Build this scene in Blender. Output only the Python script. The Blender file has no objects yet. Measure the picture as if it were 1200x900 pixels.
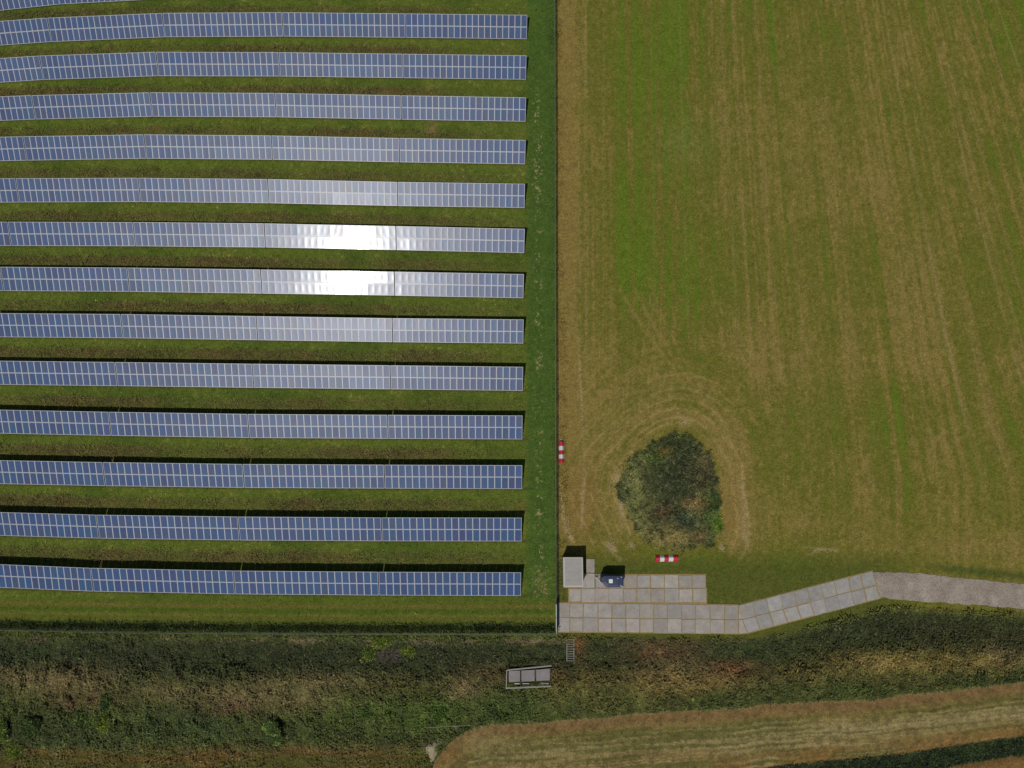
import bpy, math, random
import numpy as np
from mathutils import Vector, Matrix

random.seed(7)
rng = np.random.default_rng(7)
D = bpy.data
scene = bpy.context.scene
COL = scene.collection
R = math.radians

# ------------------------------------------------------------------ survey frame
# drone at height H, pitched TH from straight down; S(px,py) -> metres on a level plane
H = 105.0
TH = R(11.2)
F = 833.0
CT, ST = math.cos(TH), math.sin(TH)

def P(px, py, z=0.0):
    a = (px - 600.0) / F
    b = -(py - 450.0) / F
    dy = b * CT + ST
    dz = -(CT - b * ST)
    t = (z - H) / dz
    return Vector((a * t, dy * t, z))

def to_px(X, Y, Z=0.0):
    z = Z - H
    cy = Y * CT + z * ST
    cz = -Y * ST + z * CT
    return 600.0 + F * X / (-cz), 450.0 - F * cy / (-cz)

# ------------------------------------------------------------------ noise
def _hash(ix, iy, seed):
    h = (ix.astype(np.int64) * 374761393 + iy.astype(np.int64) * 668265263 + seed * 1442695041) & 0xFFFFFFFF
    h = ((h ^ (h >> 13)) * 1274126177) & 0xFFFFFFFF
    h = (h ^ (h >> 16)) & 0xFFFFFFFF
    return h.astype(np.float64) / 4294967295.0

def vn(x, y, seed=0):
    ix = np.floor(x); iy = np.floor(y)
    fx = x - ix; fy = y - iy
    fx = fx * fx * (3 - 2 * fx); fy = fy * fy * (3 - 2 * fy)
    ix = ix.astype(np.int64); iy = iy.astype(np.int64)
    a = _hash(ix, iy, seed); b = _hash(ix + 1, iy, seed)
    c = _hash(ix, iy + 1, seed); d = _hash(ix + 1, iy + 1, seed)
    return (a * (1 - fx) + b * fx) * (1 - fy) + (c * (1 - fx) + d * fx) * fy

def fbm(x, y, seed=0, oct=4):
    s = 0; a = 0.5; n = 0
    for k in range(oct):
        s = s + a * vn(x * 2 ** k + 17.3 * k, y * 2 ** k - 9.1 * k, seed + k); n += a; a *= 0.5
    return s / n

def ss(a, b, x):
    t = np.clip((x - a) / (b - a), 0, 1)
    return t * t * (3 - 2 * t)

def lin(r, g, b):
    f = lambda c: (c / 255 / 12.92) if c / 255 <= 0.04045 else ((c / 255 + 0.055) / 1.055) ** 2.4
    return np.array([f(r), f(g), f(b)])

# ------------------------------------------------------------------ survey data
ROWS = [  # table joints x and middle-rail y along each row, west to east
 dict(g=[-66, 67, 200], m=[(-66, 5), (0, -4), (67, -9), (200, -16)]),
 dict(g=[-72, 57.8, 191.7, 331.2, 474.9, 618], m=[(-72, 44), (0, 38.3), (57.8, 35), (191.7, 29.4), (331.2, 28.6), (474.9, 30), (618, 31.7)]),
 dict(g=[-84, 48.6, 184.2, 327.2, 472.2, 617], m=[(-84, 88), (0, 82.5), (48.6, 79.4), (184, 75), (327, 75.4), (472, 77.3), (617, 79.2)]),
 dict(g=[-95, 39.2, 177, 322.8, 470, 616.5], m=[(-95, 131), (0, 127.6), (39.2, 125.8), (177, 122.5), (322.8, 123.2), (470, 126), (616.5, 128.4)]),
 dict(g=[-106, 29.2, 170, 318.6, 468, 616], m=[(-106, 177), (0, 174.7), (29, 174), (170, 171.7), (318.6, 173), (468, 176), (616, 178.3)]),
 dict(g=[-118, 20.3, 163.3, 314.4, 465.9, 615.3], m=[(-118, 225), (0, 223.3), (20, 223), (163, 222.5), (314, 224), (466, 227.3), (615, 229.5)]),
 dict(g=[-130, 11.1, 157.2, 310.3, 464.1, 615], m=[(-130, 274), (0, 273.9), (11, 274), (157, 274.4), (310, 275.9), (464, 279), (615, 282.4)]),
 dict(g=[-140, 2.2, 150.3, 306.1, 462.3, 614], m=[(-140, 325.5), (0, 326.8), (150, 327.8), (306, 330), (462, 332.4), (614, 335.4)]),
 dict(g=[-12, 142.8, 301.1, 459.9, 613.8], m=[(-12, 381), (142.8, 382.2), (301, 384.6), (460, 387), (614, 388.5)]),
 dict(g=[-22, 136.1, 296.4, 457.5, 613.2], m=[(-22, 436.6), (136, 438.4), (296, 440.4), (457.5, 442.2), (613, 444)]),
 dict(g=[-30, 128.6, 291.1, 454.5, 612.6], m=[(-30, 493.5), (128.6, 496.7), (291, 499.2), (454, 500.2), (612, 501)]),
 dict(g=[-37, 121.7, 285.3, 450.6, 612.3], m=[(-37, 552.6), (121.7, 555.6), (285, 557.8), (450, 558.6), (612, 559.2)]),
 dict(g=[-44, 114.4, 279.7, 447.3, 611.7], m=[(-44, 612.8), (114, 617.2), (280, 619.4), (447, 620.4), (611, 620.6)]),
 dict(g=[-50, 107.8, 274.4, 443.7, 611], m=[(-50, 673), (0, 675.8), (108, 679.4), (274, 682.6), (443.7, 684), (611, 684.6)]),
]
BANK = [(-200, 738), (0, 742), (160, 743), (650, 746), (880, 748), (920, 741), (990, 723), (1040, 709), (1100, 713), (1200, 718), (1400, 728)]
LOWF = [(480, 960), (503, 915), (509, 893), (522, 876), (545, 858), (575, 849), (640, 847.5), (662, 844), (705, 842), (737, 837.5), (781, 835), (813, 833), (867, 831), (902, 825), (964, 822), (1026, 820.5), (1058, 814.5), (1104, 811), (1200, 799), (1400, 780)]
LOWD = [(-200, 1200), (860, 905), (964, 893), (1058, 884.5), (1200, 863), (1400, 838)]
LOWE = [(-200, 1300), (1060, 915), (1132, 897), (1200, 887), (1400, 866)]
MOUND = [(793, 509), (773, 513), (751, 528), (738, 542), (727, 558), (724, 576), (733, 596), (742, 613), (751, 631), (773, 642), (796, 645), (818, 640), (833, 640), (846, 622), (844, 596), (841, 573), (838, 549), (829, 531), (815, 516)]
MC = (785, 577)
_ma = sorted([(math.atan2(y - MC[1], x - MC[0]), math.hypot(x - MC[0], y - MC[1])) for x, y in MOUND])
_ma = [(_ma[-1][0] - 2 * math.pi, _ma[-1][1])] + _ma + [(_ma[0][0] + 2 * math.pi, _ma[0][1])]
MA = np.array(_ma)

def pl(pts, x):
    a = np.array(pts); return np.interp(x, a[:, 0], a[:, 1])

def mound_q(px, py):   # <1 inside the thicket
    dx = px - MC[0]; dy = py - MC[1]
    return np.hypot(dx, dy) / np.interp(np.arctan2(dy, dx), MA[:, 0], MA[:, 1])

TRK_T = [(1015, 670), (1077, 672), (1200, 685), (1400, 710)]
TRK_B = [(1015, 700), (1100, 706), (1200, 713), (1400, 730)]

def slab_zone(px, py):
    a = (px > 653) & (px < 868) & (py > 705) & (py < 743)
    b = (px > 664) & (px < 829) & (py > 688) & (py < 708)
    c = (px > 684) & (px < 829) & (py > 671) & (py < 690)
    c2 = (px > 684) & (px < 699) & (py > 653) & (py < 690)
    t = (px - 866) / 157.0
    top = 709.3 - 40.6 * t
    d = (px >= 866) & (px < 1030) & (py > top) & (py < top + 33)
    return a | b | c | c2 | d

# ------------------------------------------------------------------ ground albedo
G_FIELD = lin(106, 105, 43); G_BRIGHT = lin(95, 113, 36); DRY = lin(133, 117, 63); RED = lin(130, 100, 56)
STRAW = lin(168, 146, 106); G_SOL = lin(90, 104, 40); BR_SOL = lin(100, 92, 52); G_EAST = lin(70, 94, 40)
G_DARK = lin(55, 61, 30); G_DK2 = lin(47, 55, 27); VEG = lin(70, 79, 33); DRYV = lin(122, 106, 68); OLIVE = lin(82, 80, 38)
LIME = lin(86, 112, 36); REDV = lin(110, 80, 54); PALEF = lin(132, 124, 84)

def mixc(c, k, w):
    w = np.clip(w, 0, 1)[..., None]
    return c * (1 - w) + k * w

def blobs(c, px, py, lst, nz):
    for (cx, cy, rx, ry, col, s) in lst:
        q = ((px - cx) / rx) ** 2 + ((py - cy) / ry) ** 2
        c = mixc(c, col, s * np.exp(-q) * (0.35 + 1.3 * nz))
    return c

def albedo(px, py):
    n1 = fbm(px / 60, py / 60, 1); n2 = fbm(px / 18, py / 18, 11); n3 = fbm(px / 5, py / 5, 21, 3); n4 = vn(px / 1.7, py / 1.7, 31)
    # ---------- open field
    dx = np.maximum(px - 650, 0)
    pyc = np.clip(py, -100, 560)
    u = px.copy()
    for _ in range(5):
        uu = np.maximum(u - 650, 0); u = px - 1.28e-6 * uu * uu * pyc
    u = u + 3.0 * (n1 - .5)
    yv = py / 260
    st = 0.42 * vn(u / 5.0, yv * 0.6, 41) + 0.50 * vn(u / 2.4, yv * 1.0, 42) + 0.22 * vn(u / 19.0, yv * 0.5, 43) + .36 * vn(u / 1.3, yv * 1.6, 44)
    st = st / 1.5
    q = mound_q(px, py)
    rad = q * 60
    sw = ss(3.6, 1.7, q) * ss(250, 330, py)
    stm = .08 + .55 * fbm(px / 9, py / 9, 57, 3) * .5 + 0.42 * vn(rad / 6, np.arctan2(py - MC[1], px - MC[0]) * 1.5, 51) + 0.34 * vn(rad / 2.5, np.arctan2(py - MC[1], px - MC[0]) * 3, 52)
    streak = st * (1 - sw) + stm * sw
    fade = 1 - .55 * ss(560, 640, py)
    dryness = 0.34 + 1.3 * (streak - .5) * fade + 0.55 * (n1 - .5) + 0.3 * (n3 - .5) + .22 * (n4 - .5) + .3 * ss(.58, .75, vn(u / 1.8, py / 14, 45)) * ss(.4, .7, n1) * fade
    for (cx, cy, rx, ry, s) in [(664, 250, 15, 600, .45), (676, 330, 30, 190, .22), (690, 470, 36, 70, .15), (715, 560, 40, 100, -.05), (950, 170, 60, 50, .22), (1010, 210, 60, 30, .12),
                                (1100, 380, 150, 170, .16), (900, 420, 80, 80, .16), (780, 420, 80, 40, .12), (862, 560, 16, 65, .5), (856, 620, 18, 20, .5),
                                (684, 590, 16, 55, .35), (700, 470, 60, 50, .08), (735, 520, 25, 25, .15), (812, 492, 40, 12, .4), (726, 590, 9, 30, .4),
                                (1100, 640, 120, 14, .25), (945, 612, 30, 16, .35), (1170, 620, 60, 40, .2), (820, 240, 160, 200, .05),
                                (770, 100, 55, 170, -.45), (800, 340, 60, 80, -.40), (745, 300, 26, 80, -.25), (930, 60, 40, 100, -.15), (1140, 120, 40, 160, -.12),
                                (900, 660, 80, 22, -.3), (760, 655, 80, 18, -.25), (950, 560, 60, 60, -.2), (1190, 30, 40, 60, -.3), (1050, 500, 100, 60, -.1), (640, 690, 12, 60, -.6)]:
        dryness = dryness + s * np.exp(-((px - cx) / rx) ** 2 - ((py - cy) / ry) ** 2)
    c = G_FIELD + 0 * px[..., None]
    c = mixc(c, G_BRIGHT, ss(.25, -.15, dryness))
    c = mixc(c, DRY, ss(.18, .95, dryness))
    c = mixc(c, RED, .55 * np.exp(-((px - 683) / 17) ** 2 - ((py - 590) / 45) ** 2) + .35 * np.exp(-((px - 662) / 10) ** 2) * n1 + .5 * np.exp(-((px - 856) / 18) ** 2 - ((py - 600) / 50) ** 2) * n2)
    c = blobs(c, px, py, [(805, 168, 32, 26, lin(112, 124, 62), .3)], n1)
    # the worn mower lines
    for (x0, w, s) in [(1034, 1.7, .5), (1052, 1.2, .25), (1104, 1.2, .3), (845, 1.6, .3), (858, 1.3, .3), (884, 1.1, .35), (905, 1.2, .25), (1133, 1.1, .4), (1146, 1.0, .4),
                       (1085, 1.2, .35), (1093, 1, .3), (1005, 1, .2), (686, 1.2, .4), (796, 1.4, .2), (1167, 1.2, .4), (960, 1.0, .15), (762, 1.0, .15)]:
        k = np.exp(-((u - x0) / w) ** 2) * (0.3 + 1.2 * vn(px * 0 + x0, py / 30, 61)) * ss(.25, .6, vn(px / 3, py / 6, 62) * .6 + .4)
        c = mixc(c, lin(150, 130, 84), s * k * (1 - sw) * ss(620, 480, py))
    # turning tracks running into the thicket
    for (xa, ya, xb, yb, bow, w, s) in [(722, 330, 850, 500, 8, 2.0, .75), (742, 335, 872, 520, 10, 1.7, .7), (760, 330, 890, 545, 12, 1.4, .4), (830, 300, 870, 470, 6, 1.6, .4), (1020, 400, 1190, 440, -6, 1.2, .3), (1060, 470, 1200, 540, -6, 1.4, .3), (980, 380, 1120, 520, -6, 1.2, .25), (700, 400, 745, 520, -8, 1.5, .3), (1040, 440, 1180, 500, -10, 1.6, .25), (1000, 420, 1160, 470, -8, 1.4, .25), (900, 172, 1010, 185, -14, 1.6, .35)]:
        L = math.hypot(xb - xa, yb - ya); ex, ey = (xb - xa) / L, (yb - ya) / L
        t = ((px - xa) * ex + (py - ya) * ey) / L; d = (px - xa) * -ey + (py - ya) * ex - bow * 4 * t * (1 - t)
        c = mixc(c, DRY, s * np.exp(-(d / w) ** 2) * ss(-.05, .1, t) * ss(1.05, .9, t) * (.5 + n3))
    ang_ = np.arctan2(py - MC[1], px - MC[0]); wob = 1.6 * (vn(ang_ * 3, ang_ * 0, 58) - .5)
    for (rr, w, a0, a1, s) in [(1.12, 1.4, 2.3, 3.14, .75), (1.12, 1.4, -3.14, -2.2, .7), (1.30, 1.1, -3.14, -1.0, .45), (1.45, 1.3, -2.9, -.6, .5), (1.62, 1.0, -3.14, -.9, .35), (1.8, 1.3, -2.8, -.8, .4), (2.05, 1.1, -2.6, -.9, .3),
                               (1.34, 1.1, 2.3, 3.14, .4), (1.55, 1.2, 2.2, 3.14, .45), (1.75, 1.0, 2.4, 3.14, .4), (1.95, 1.3, 2.5, 3.14, .5), (1.28, 2.0, -.9, .75, .5), (1.5, 1.6, -.9, .9, .5), (1.2, 1.2, -2.2, -1.2, .5)]:
        k = np.exp(-((rad - 60 * rr - 3 * wob) / w) ** 2) * ss(a0 - .15, a0 + .15, ang_) * ss(a1 + .15, a1 - .15, ang_) if abs(a0) < 3.1 and a1 < 3.1 else np.exp(-((rad - 60 * rr - 3 * wob) / w) ** 2) * (ang_ > a0 if a1 > 3.1 else ang_ < a1)
        c = mixc(c, lin(164, 142, 92), 1.0 * s * k * ss(.25, .6, .5 * n3 + .5 * n2))
    for (cx, cy, rx, ry, ang, s) in [(681, 460, 1.2, 60, 0.05, .6), (683, 585, 2.2, 30, -.05, .6), (727, 583, 3, 24, .12, .8), (722, 558, 3, 22, -.45, .5), (660, 600, 2, 22, .12, .8), (667, 628, 2.4, 8, .7, .8),
                                     (716, 641, 3.5, 8, .9, .8), (741, 639, 3.5, 3, 0, .8), (724, 654, 1.5, 12, .75, .6), (803, 494, 5, 3, 0, .7), (846, 642, 3, 4, 0, .7), (873, 630, 3, 4, 0, .6),
                                     (966, 644, 16, 1.6, -.12, .7), (952, 648, 6, 1.5, .4, .5), (872, 600, 5, 40, .1, .4), (505, 153, 6, 5, 0, .0)]:
        ca, sa = math.cos(ang), math.sin(ang)
        X = (px - cx) * ca - (py - cy) * sa; Y = (px - cx) * sa + (py - cy) * ca
        c = mixc(c, STRAW, s * np.exp(-(X / rx) ** 2 - (Y / ry) ** 2) * ss(.3, .6, n3 * .6 + n4 * .4 + .12))
    c = mixc(c, lin(70, 84, 34), .8 * ss(655.5, 652.5, px) * n2 * 1.6)
    # verge beside the slab road
    c = mixc(c, lin(80, 88, 38), .8 * ss(640, 670, py) * ss(560, 520, np.abs(px - 700)) * (1 - ss(1010, 1100, px)))
    c = mixc(c, lin(62, 78, 36), .7 * ss(9, 0, np.abs(py - (pl(TRK_T, px) - 9))) * ss(1070, 1120, px))
    # ---------- solar field
    sc = G_SOL + 0 * px[..., None]
    sc = mixc(sc, lin(104, 110, 46), 1.0 * ss(.45, .8, n2) * .6 + .3 * ss(.5, .8, n3))
    sc = mixc(sc, lin(136, 138, 76), .55 * ss(.8, .93, n4) * ss(.4, .6, n2))
    sc = mixc(sc, lin(68, 88, 32), .6 * ss(.5, .3, n1))
    east = ss(430, 640, px)
    for i, r in enumerate(ROWS):
        ym = pl(r['m'], px)
        sh = 13 + np.clip((ym - 150) / 530, 0, 1) * 8
        top = ym - sh                                   # northern foot of the row
        e = top - (2 + 9 * vn(px / 9, px * 0 + i, 71) + 5 * n3)
        w = 7 + .008 * ym
        b = ss(w, w * .3, np.abs(py - (top - w * .62)) + 5 * (n3 - .5) + 3 * (n4 - .5))
        amt = (.55 + .7 * (vn(px / 70, px * 0 + i * 3.1, 72) - .35)) * (1 - .75 * east)
        if i == 0: amt = amt * 0
        sc = mixc(sc, BR_SOL, b * amt * (.6 + .8 * n2))
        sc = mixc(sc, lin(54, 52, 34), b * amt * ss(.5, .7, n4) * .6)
        sc = mixc(sc, lin(102, 88, 52), .5 * b * amt * ss(.5, .75, n2))
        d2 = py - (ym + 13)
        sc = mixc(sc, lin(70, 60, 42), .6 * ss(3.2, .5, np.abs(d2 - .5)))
    sc = mixc(sc, lin(132, 108, 74), .8 * np.exp(-((px - 506) / 6) ** 2 - ((py - 152) / 6) ** 2) * (.5 + n3))
    # east service strip
    es = ss(614, 622, px)
    sc = mixc(sc, G_EAST, es * (.75 + .3 * n2))
    sc = mixc(sc, lin(84, 104, 42), es * .5 * ss(.5, .7, n2))
    sc = mixc(sc, STRAW, es * .75 * np.exp(-((px - 629 - 5 * (n1 - .5) - 0.01 * (py - 200)) / 4.5) ** 2) * ss(.66, .82, n4) * ss(.45, .6, n3) * ss(90, 150, py + 40 * n1))
    sc = mixc(sc, lin(128, 116, 66), .7 * np.exp(-((px - 634) / 9) ** 2 - ((py - 685) / 14) ** 2) * ss(.45, .6, n4))
    # southern mown strip with wheel lines
    south = ss(698, 703, py + 6 * (n3 - .5))
    offy = pl([(0, -4), (300, -.5), (650, 0)], px)
    yy = py - offy
    sc = mixc(sc, lin(86, 98, 36), south * .8)
    for (yc, w, s, k) in [(711, 2.6, .7, lin(112, 98, 50)), (716.5, 2.4, .55, lin(66, 88, 28)), (722, 1.5, .55, lin(118, 106, 54)), (726, 2, .4, lin(96, 92, 40)), (729, 2.5, .3, lin(104, 98, 50)), (735, 4.0, .85, lin(42, 54, 26)), (738, 3.0, .6, lin(32, 42, 24))]:
        sc = mixc(sc, k, south * s * np.exp(-((yy - yc + 1.5 * (n2 - .5)) / w) ** 2) * (.6 + .8 * n2))
    insol = ss(651.2, 650.2, px)
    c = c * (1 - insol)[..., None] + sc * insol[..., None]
    # ---------- bank and ditch
    edge = pl(BANK, px)
    d = py - edge
    v = VEG + 0 * px[..., None]
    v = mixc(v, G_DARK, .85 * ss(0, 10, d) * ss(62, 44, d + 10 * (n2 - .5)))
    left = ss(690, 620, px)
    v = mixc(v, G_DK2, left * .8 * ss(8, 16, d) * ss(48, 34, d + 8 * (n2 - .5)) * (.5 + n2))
    v = mixc(v, lin(112, 100, 72), left * .85 * np.exp(-((d - 6) / 4) ** 2) * ss(.42, .62, vn(px / 22, py / 6, 81) * .6 + n3 * .4))
    v = mixc(v, lin(84, 76, 46), .5 * (1 - left) * np.exp(-((d - 2) / 3) ** 2))
    B = [(75, 800, 65, 17, DRYV, .8), (105, 822, 35, 10, REDV, .8), (20, 792, 40, 8, DRYV, .5), (200, 812, 35, 14, DRYV, .6), (285, 815, 60, 13, DRYV, .75), (270, 830, 40, 8, REDV, .8), (380, 800, 80, 9, DRYV, .7),
         (360, 822, 60, 12, DRYV, .5), (470, 808, 60, 14, lin(89, 82, 38), .5), (545, 806, 25, 14, DRYV, .8), (575, 790, 35, 12, lin(91, 72, 42), .6), (500, 840, 50, 18, lin(76, 96, 30), .45), (425, 832, 45, 14, lin(72, 92, 30), .5),
         (515, 833, 22, 12, LIME, .5), (118, 838, 24, 14, lin(68, 90, 28), .6), (130, 762, 130, 18, G_DARK, .5), (40, 765, 60, 14, lin(45, 60, 31), .4),
         (380, 870, 90, 14, lin(58, 64, 26), .6), (60, 860, 90, 20, lin(47, 60, 28), .6), (230, 850, 70, 22, lin(47, 64, 31), .6), (600, 832, 60, 14, lin(64, 82, 31), .6),
         (660, 815, 30, 16, lin(101, 98, 47), .5), (700, 815, 40, 24, lin(110, 103, 52), .55), (700, 795, 20, 12, lin(108, 90, 47), .4), (655, 795, 18, 10, lin(116, 86, 45), .5),
         (682, 755, 8, 18, lin(126, 88, 48), .8), (720, 766, 34, 20, G_DK2, .9), (762, 772, 18, 14, G_DK2, .6), (785, 763, 45, 14, REDV, .65), (850, 785, 38, 10, REDV, .75), (790, 790, 45, 10, DRYV, .6),
         (830, 802, 70, 13, lin(131, 109, 60), .65), (760, 805, 30, 16, lin(126, 107, 58), .6), (730, 820, 30, 14, lin(76, 82, 36), .6), (860, 820, 60, 8, lin(62, 72, 31), .7), (770, 828, 40, 6, lin(85, 78, 38), .5),
         (880, 762, 60, 12, lin(47, 60, 28), .9), (1000, 735, 90, 14, lin(47, 56, 28), .8), (910, 792, 20, 10, lin(47, 56, 28), .8), (860, 785, 20, 8, lin(145, 94, 53), .3), (950, 790, 50, 10, lin(116, 99, 52), .6),
         (1040, 778, 70, 12, lin(139, 119, 65), .75), (1140, 775, 70, 12, lin(137, 113, 60), .65), (1150, 750, 70, 14, lin(64, 62, 35), .8), (1100, 740, 100, 16, lin(54, 58, 31), .7), (960, 812, 90, 10, lin(74, 80, 35), .7), (1010, 808, 40, 7, lin(68, 86, 36), .6),
         (1060, 800, 60, 6, lin(99, 88, 45), .6), (1165, 797, 60, 7, lin(54, 66, 28), .9), (1180, 770, 30, 12, DRYV, .6)]
    wx = px + 26 * (n2 - .5) + 10 * (n3 - .5); wy = py + 14 * (fbm(px / 14, py / 14, 91) - .5)
    v = blobs(v, wx, wy, B, n2)
    v = mixc(v, lin(80, 100, 40), .35 * ss(.62, .8, n3) * ss(800, 830, py))
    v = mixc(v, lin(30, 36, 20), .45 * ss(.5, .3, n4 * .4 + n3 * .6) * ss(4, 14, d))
    v = mixc(v, lin(128, 120, 84), .35 * ss(.68, .85, n4 * .5 + n3 * .5) * ss(40, 60, d))
    tr = ss(2, -2, np.abs(d - 3.5 - 2 * (n3 - .5)) - 2.5) * ss(900, 960, px)
    v = mixc(v, lin(88, 92, 38), tr * .7)
    # old grass along the southern edge (left)
    ol = ss(872, 884, py + 8 * (n2 - .5) + .01 * px) * ss(520, 470, px)
    v = mixc(v, OLIVE, ol * .8)
    v = mixc(v, lin(104, 80, 44), ol * .6 * ss(.5, .7, vn(px / 60, py / 4, 95)))
    wd = ss(-1, 3, d + 4 * (n3 - .5))
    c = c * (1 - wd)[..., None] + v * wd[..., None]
    # ---------- lower field strip
    lf = pl(LOWF, px)
    e = py - lf + 3 * (n3 - .5) + 1.5 * (vn(px / 12, py * 0, 96) - .5)
    ty = e / np.maximum(pl(LOWD, px) - lf, 40)
    f = lin(126, 108, 64) + 0 * px[..., None]
    f = mixc(f, lin(124, 98, 64), .85 * ss(17, 9, e + 5 * (n2 - .5)))
    f = mixc(f, lin(104, 102, 50), .7 * np.exp(-((e - 22) / 6) ** 2) * ss(.2, .6, n2 + .2 * (px < 760)))
    f = mixc(f, lin(142, 130, 86), .85 * np.exp(-((e - 37) / 11) ** 2))
    f = mixc(f, lin(92, 92, 46), .75 * ss(.5, .65, vn(px / 90, e / 2.2, 97)) * ss(12, 22, e))
    f = mixc(f, lin(158, 142, 100), .5 * ss(.55, .8, vn(px / 110, e / 1.8, 98)) * ss(18, 26, e))
    f = mixc(f, lin(128, 96, 54), .7 * ss(.72, .9, ty) * ss(.2, .6, n1))
    f = mixc(f, lin(140, 126, 82), .7 * np.exp(-((px - 570) / 40) ** 2 - ((py - 872) / 12) ** 2))
    f = mixc(f, lin(128, 98, 56), .6 * np.exp(-((px - 530) / 18) ** 2 - ((py - 885) / 20) ** 2))
    f = mixc(f, lin(80, 74, 44), .35 * ss(.55, .35, n3))
    f = mixc(f, lin(124, 112, 72), .5 * ss(3, .5, np.abs(e - 1)))
    wf = ss(-1, 1, e)
    c = c * (1 - wf)[..., None] + f * wf[..., None]
    e2 = py - pl(LOWD, px) + 4 * (n3 - .5)
    wd2 = ss(-1, 2, e2) * (px > 480)
    c = c * (1 - wd2)[..., None] + mixc(lin(50, 64, 32) + 0 * px[..., None], lin(34, 46, 26), ss(.4, .6, n3)) * wd2[..., None]
    e3 = py - pl(LOWE, px) + 3 * (n3 - .5)
    wd3 = ss(-1, 1.5, e3) * (px > 480)
    c = c * (1 - wd3)[..., None] + lin(126, 98, 58) * wd3[..., None]
    # ---------- thicket
    m = lin(72, 80, 46) + 0 * px[..., None]
    m = blobs(m, px + 10 * (n3 - .5), py + 10 * (n2 - .5),
              [(790, 560, 34, 34, lin(49, 56, 33), 1.3), (800, 520, 22, 14, lin(53, 62, 33), .9), (765, 532, 16, 12, lin(78, 92, 33), .9), (778, 529, 8, 4, lin(134, 103, 50), .5), (745, 570, 14, 40, lin(103, 105, 60), .9), (750, 610, 20, 24, lin(98, 101, 56), .8),
               (825, 560, 14, 40, lin(94, 86, 54), .7), (835, 600, 12, 28, lin(60, 82, 33), .9), (785, 630, 34, 13, lin(125, 112, 64), 1.1), (773, 602, 11, 10, lin(88, 74, 48), 1.0), (803, 610, 11, 10, lin(53, 66, 45), 1.1), (812, 592, 14, 8, lin(123, 105, 64), .8),
               (818, 628, 8, 6, lin(112, 84, 56), .7), (842, 616, 8, 10, lin(87, 112, 33), .9), (800, 641, 20, 5, lin(89, 84, 47), .8)], n2)
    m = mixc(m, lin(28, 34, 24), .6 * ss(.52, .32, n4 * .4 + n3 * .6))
    m = mixc(m, lin(132, 124, 88), .3 * ss(.62, .8, n4 * .6 + n3 * .4))
    wm = ss(1.04, .97, q + .22 * (n3 - .5))
    c = c * (1 - wm)[..., None] + m * wm[..., None]
    # fine mottling that belongs to the sward itself
    c = c * (0.80 + 0.28 * n4 + 0.16 * (n3 - .5) / .5 * .8 + .06)[..., None]
    return np.clip(c, 0.003, 1)

# ------------------------------------------------------------------ relief
def relief(X, Y, micro=True):
    px, py = to_px(X, Y)
    d = py - pl(BANK, px)
    h = -1.1 * ss(0, 28, d) + 0.7 * ss(33, 58, d)
    h = h - .35 * ss(-4, 8, py - pl(LOWD, px)) * (px > 480) + .3 * ss(-2, 8, py - pl(LOWE, px)) * (px > 480)
    q = mound_q(px, py)
    h = h + 0.75 * ss(1.02, .45, q)
    if micro:
        n = .5 * (fbm(X / .9, Y / .9, 5, 4) - .5) + .9 * (fbm(X / 2.4, Y / 2.4, 8, 3) - .5)
        rough = .04 + .45 * ss(2, 12, d) * ss(-2, -8, py - pl(LOWF, px)) + .45 * ss(1.02, .9, q)
        for i, r in enumerate(ROWS[1:]):
            ym = pl(r['m'], px); top = ym - 13 - np.clip((ym - 150) / 530, 0, 1) * 8
            rough = rough + .22 * ss(9, 2, np.abs(py - top + 5)) * (px < 612)
        h = h + n * rough + .05 * (vn(X / 9, Y / 9, 6) - .5)
        sz = slab_zone(px, py) | ((px > 1010) & (py > pl(TRK_T, px) - 1) & (py < pl(TRK_B, px) + 1))
        h = np.where(sz, -0.03, h)
    return h

def gz(x, y):
    return float(relief(np.array([x]), np.array([y]), False)[0])

# ------------------------------------------------------------------ object helpers
def tag(o, label=None, cat=None, group=None, kind=None):
    if label: o['label'] = label
    if cat: o['category'] = cat
    if group: o['group'] = group
    if kind: o['kind'] = kind
    return o

def empty(name, loc, rz=0.0):
    o = D.objects.new(name, None); COL.objects.link(o)
    o.location = loc; o.rotation_euler = (0, 0, rz); o.empty_display_size = .3
    return o

def link(name, me, parent=None, loc=None):
    o = D.objects.new(name, me); COL.objects.link(o)
    if parent is not None: o.parent = parent
    if loc is not None: o.location = loc
    return o

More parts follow.
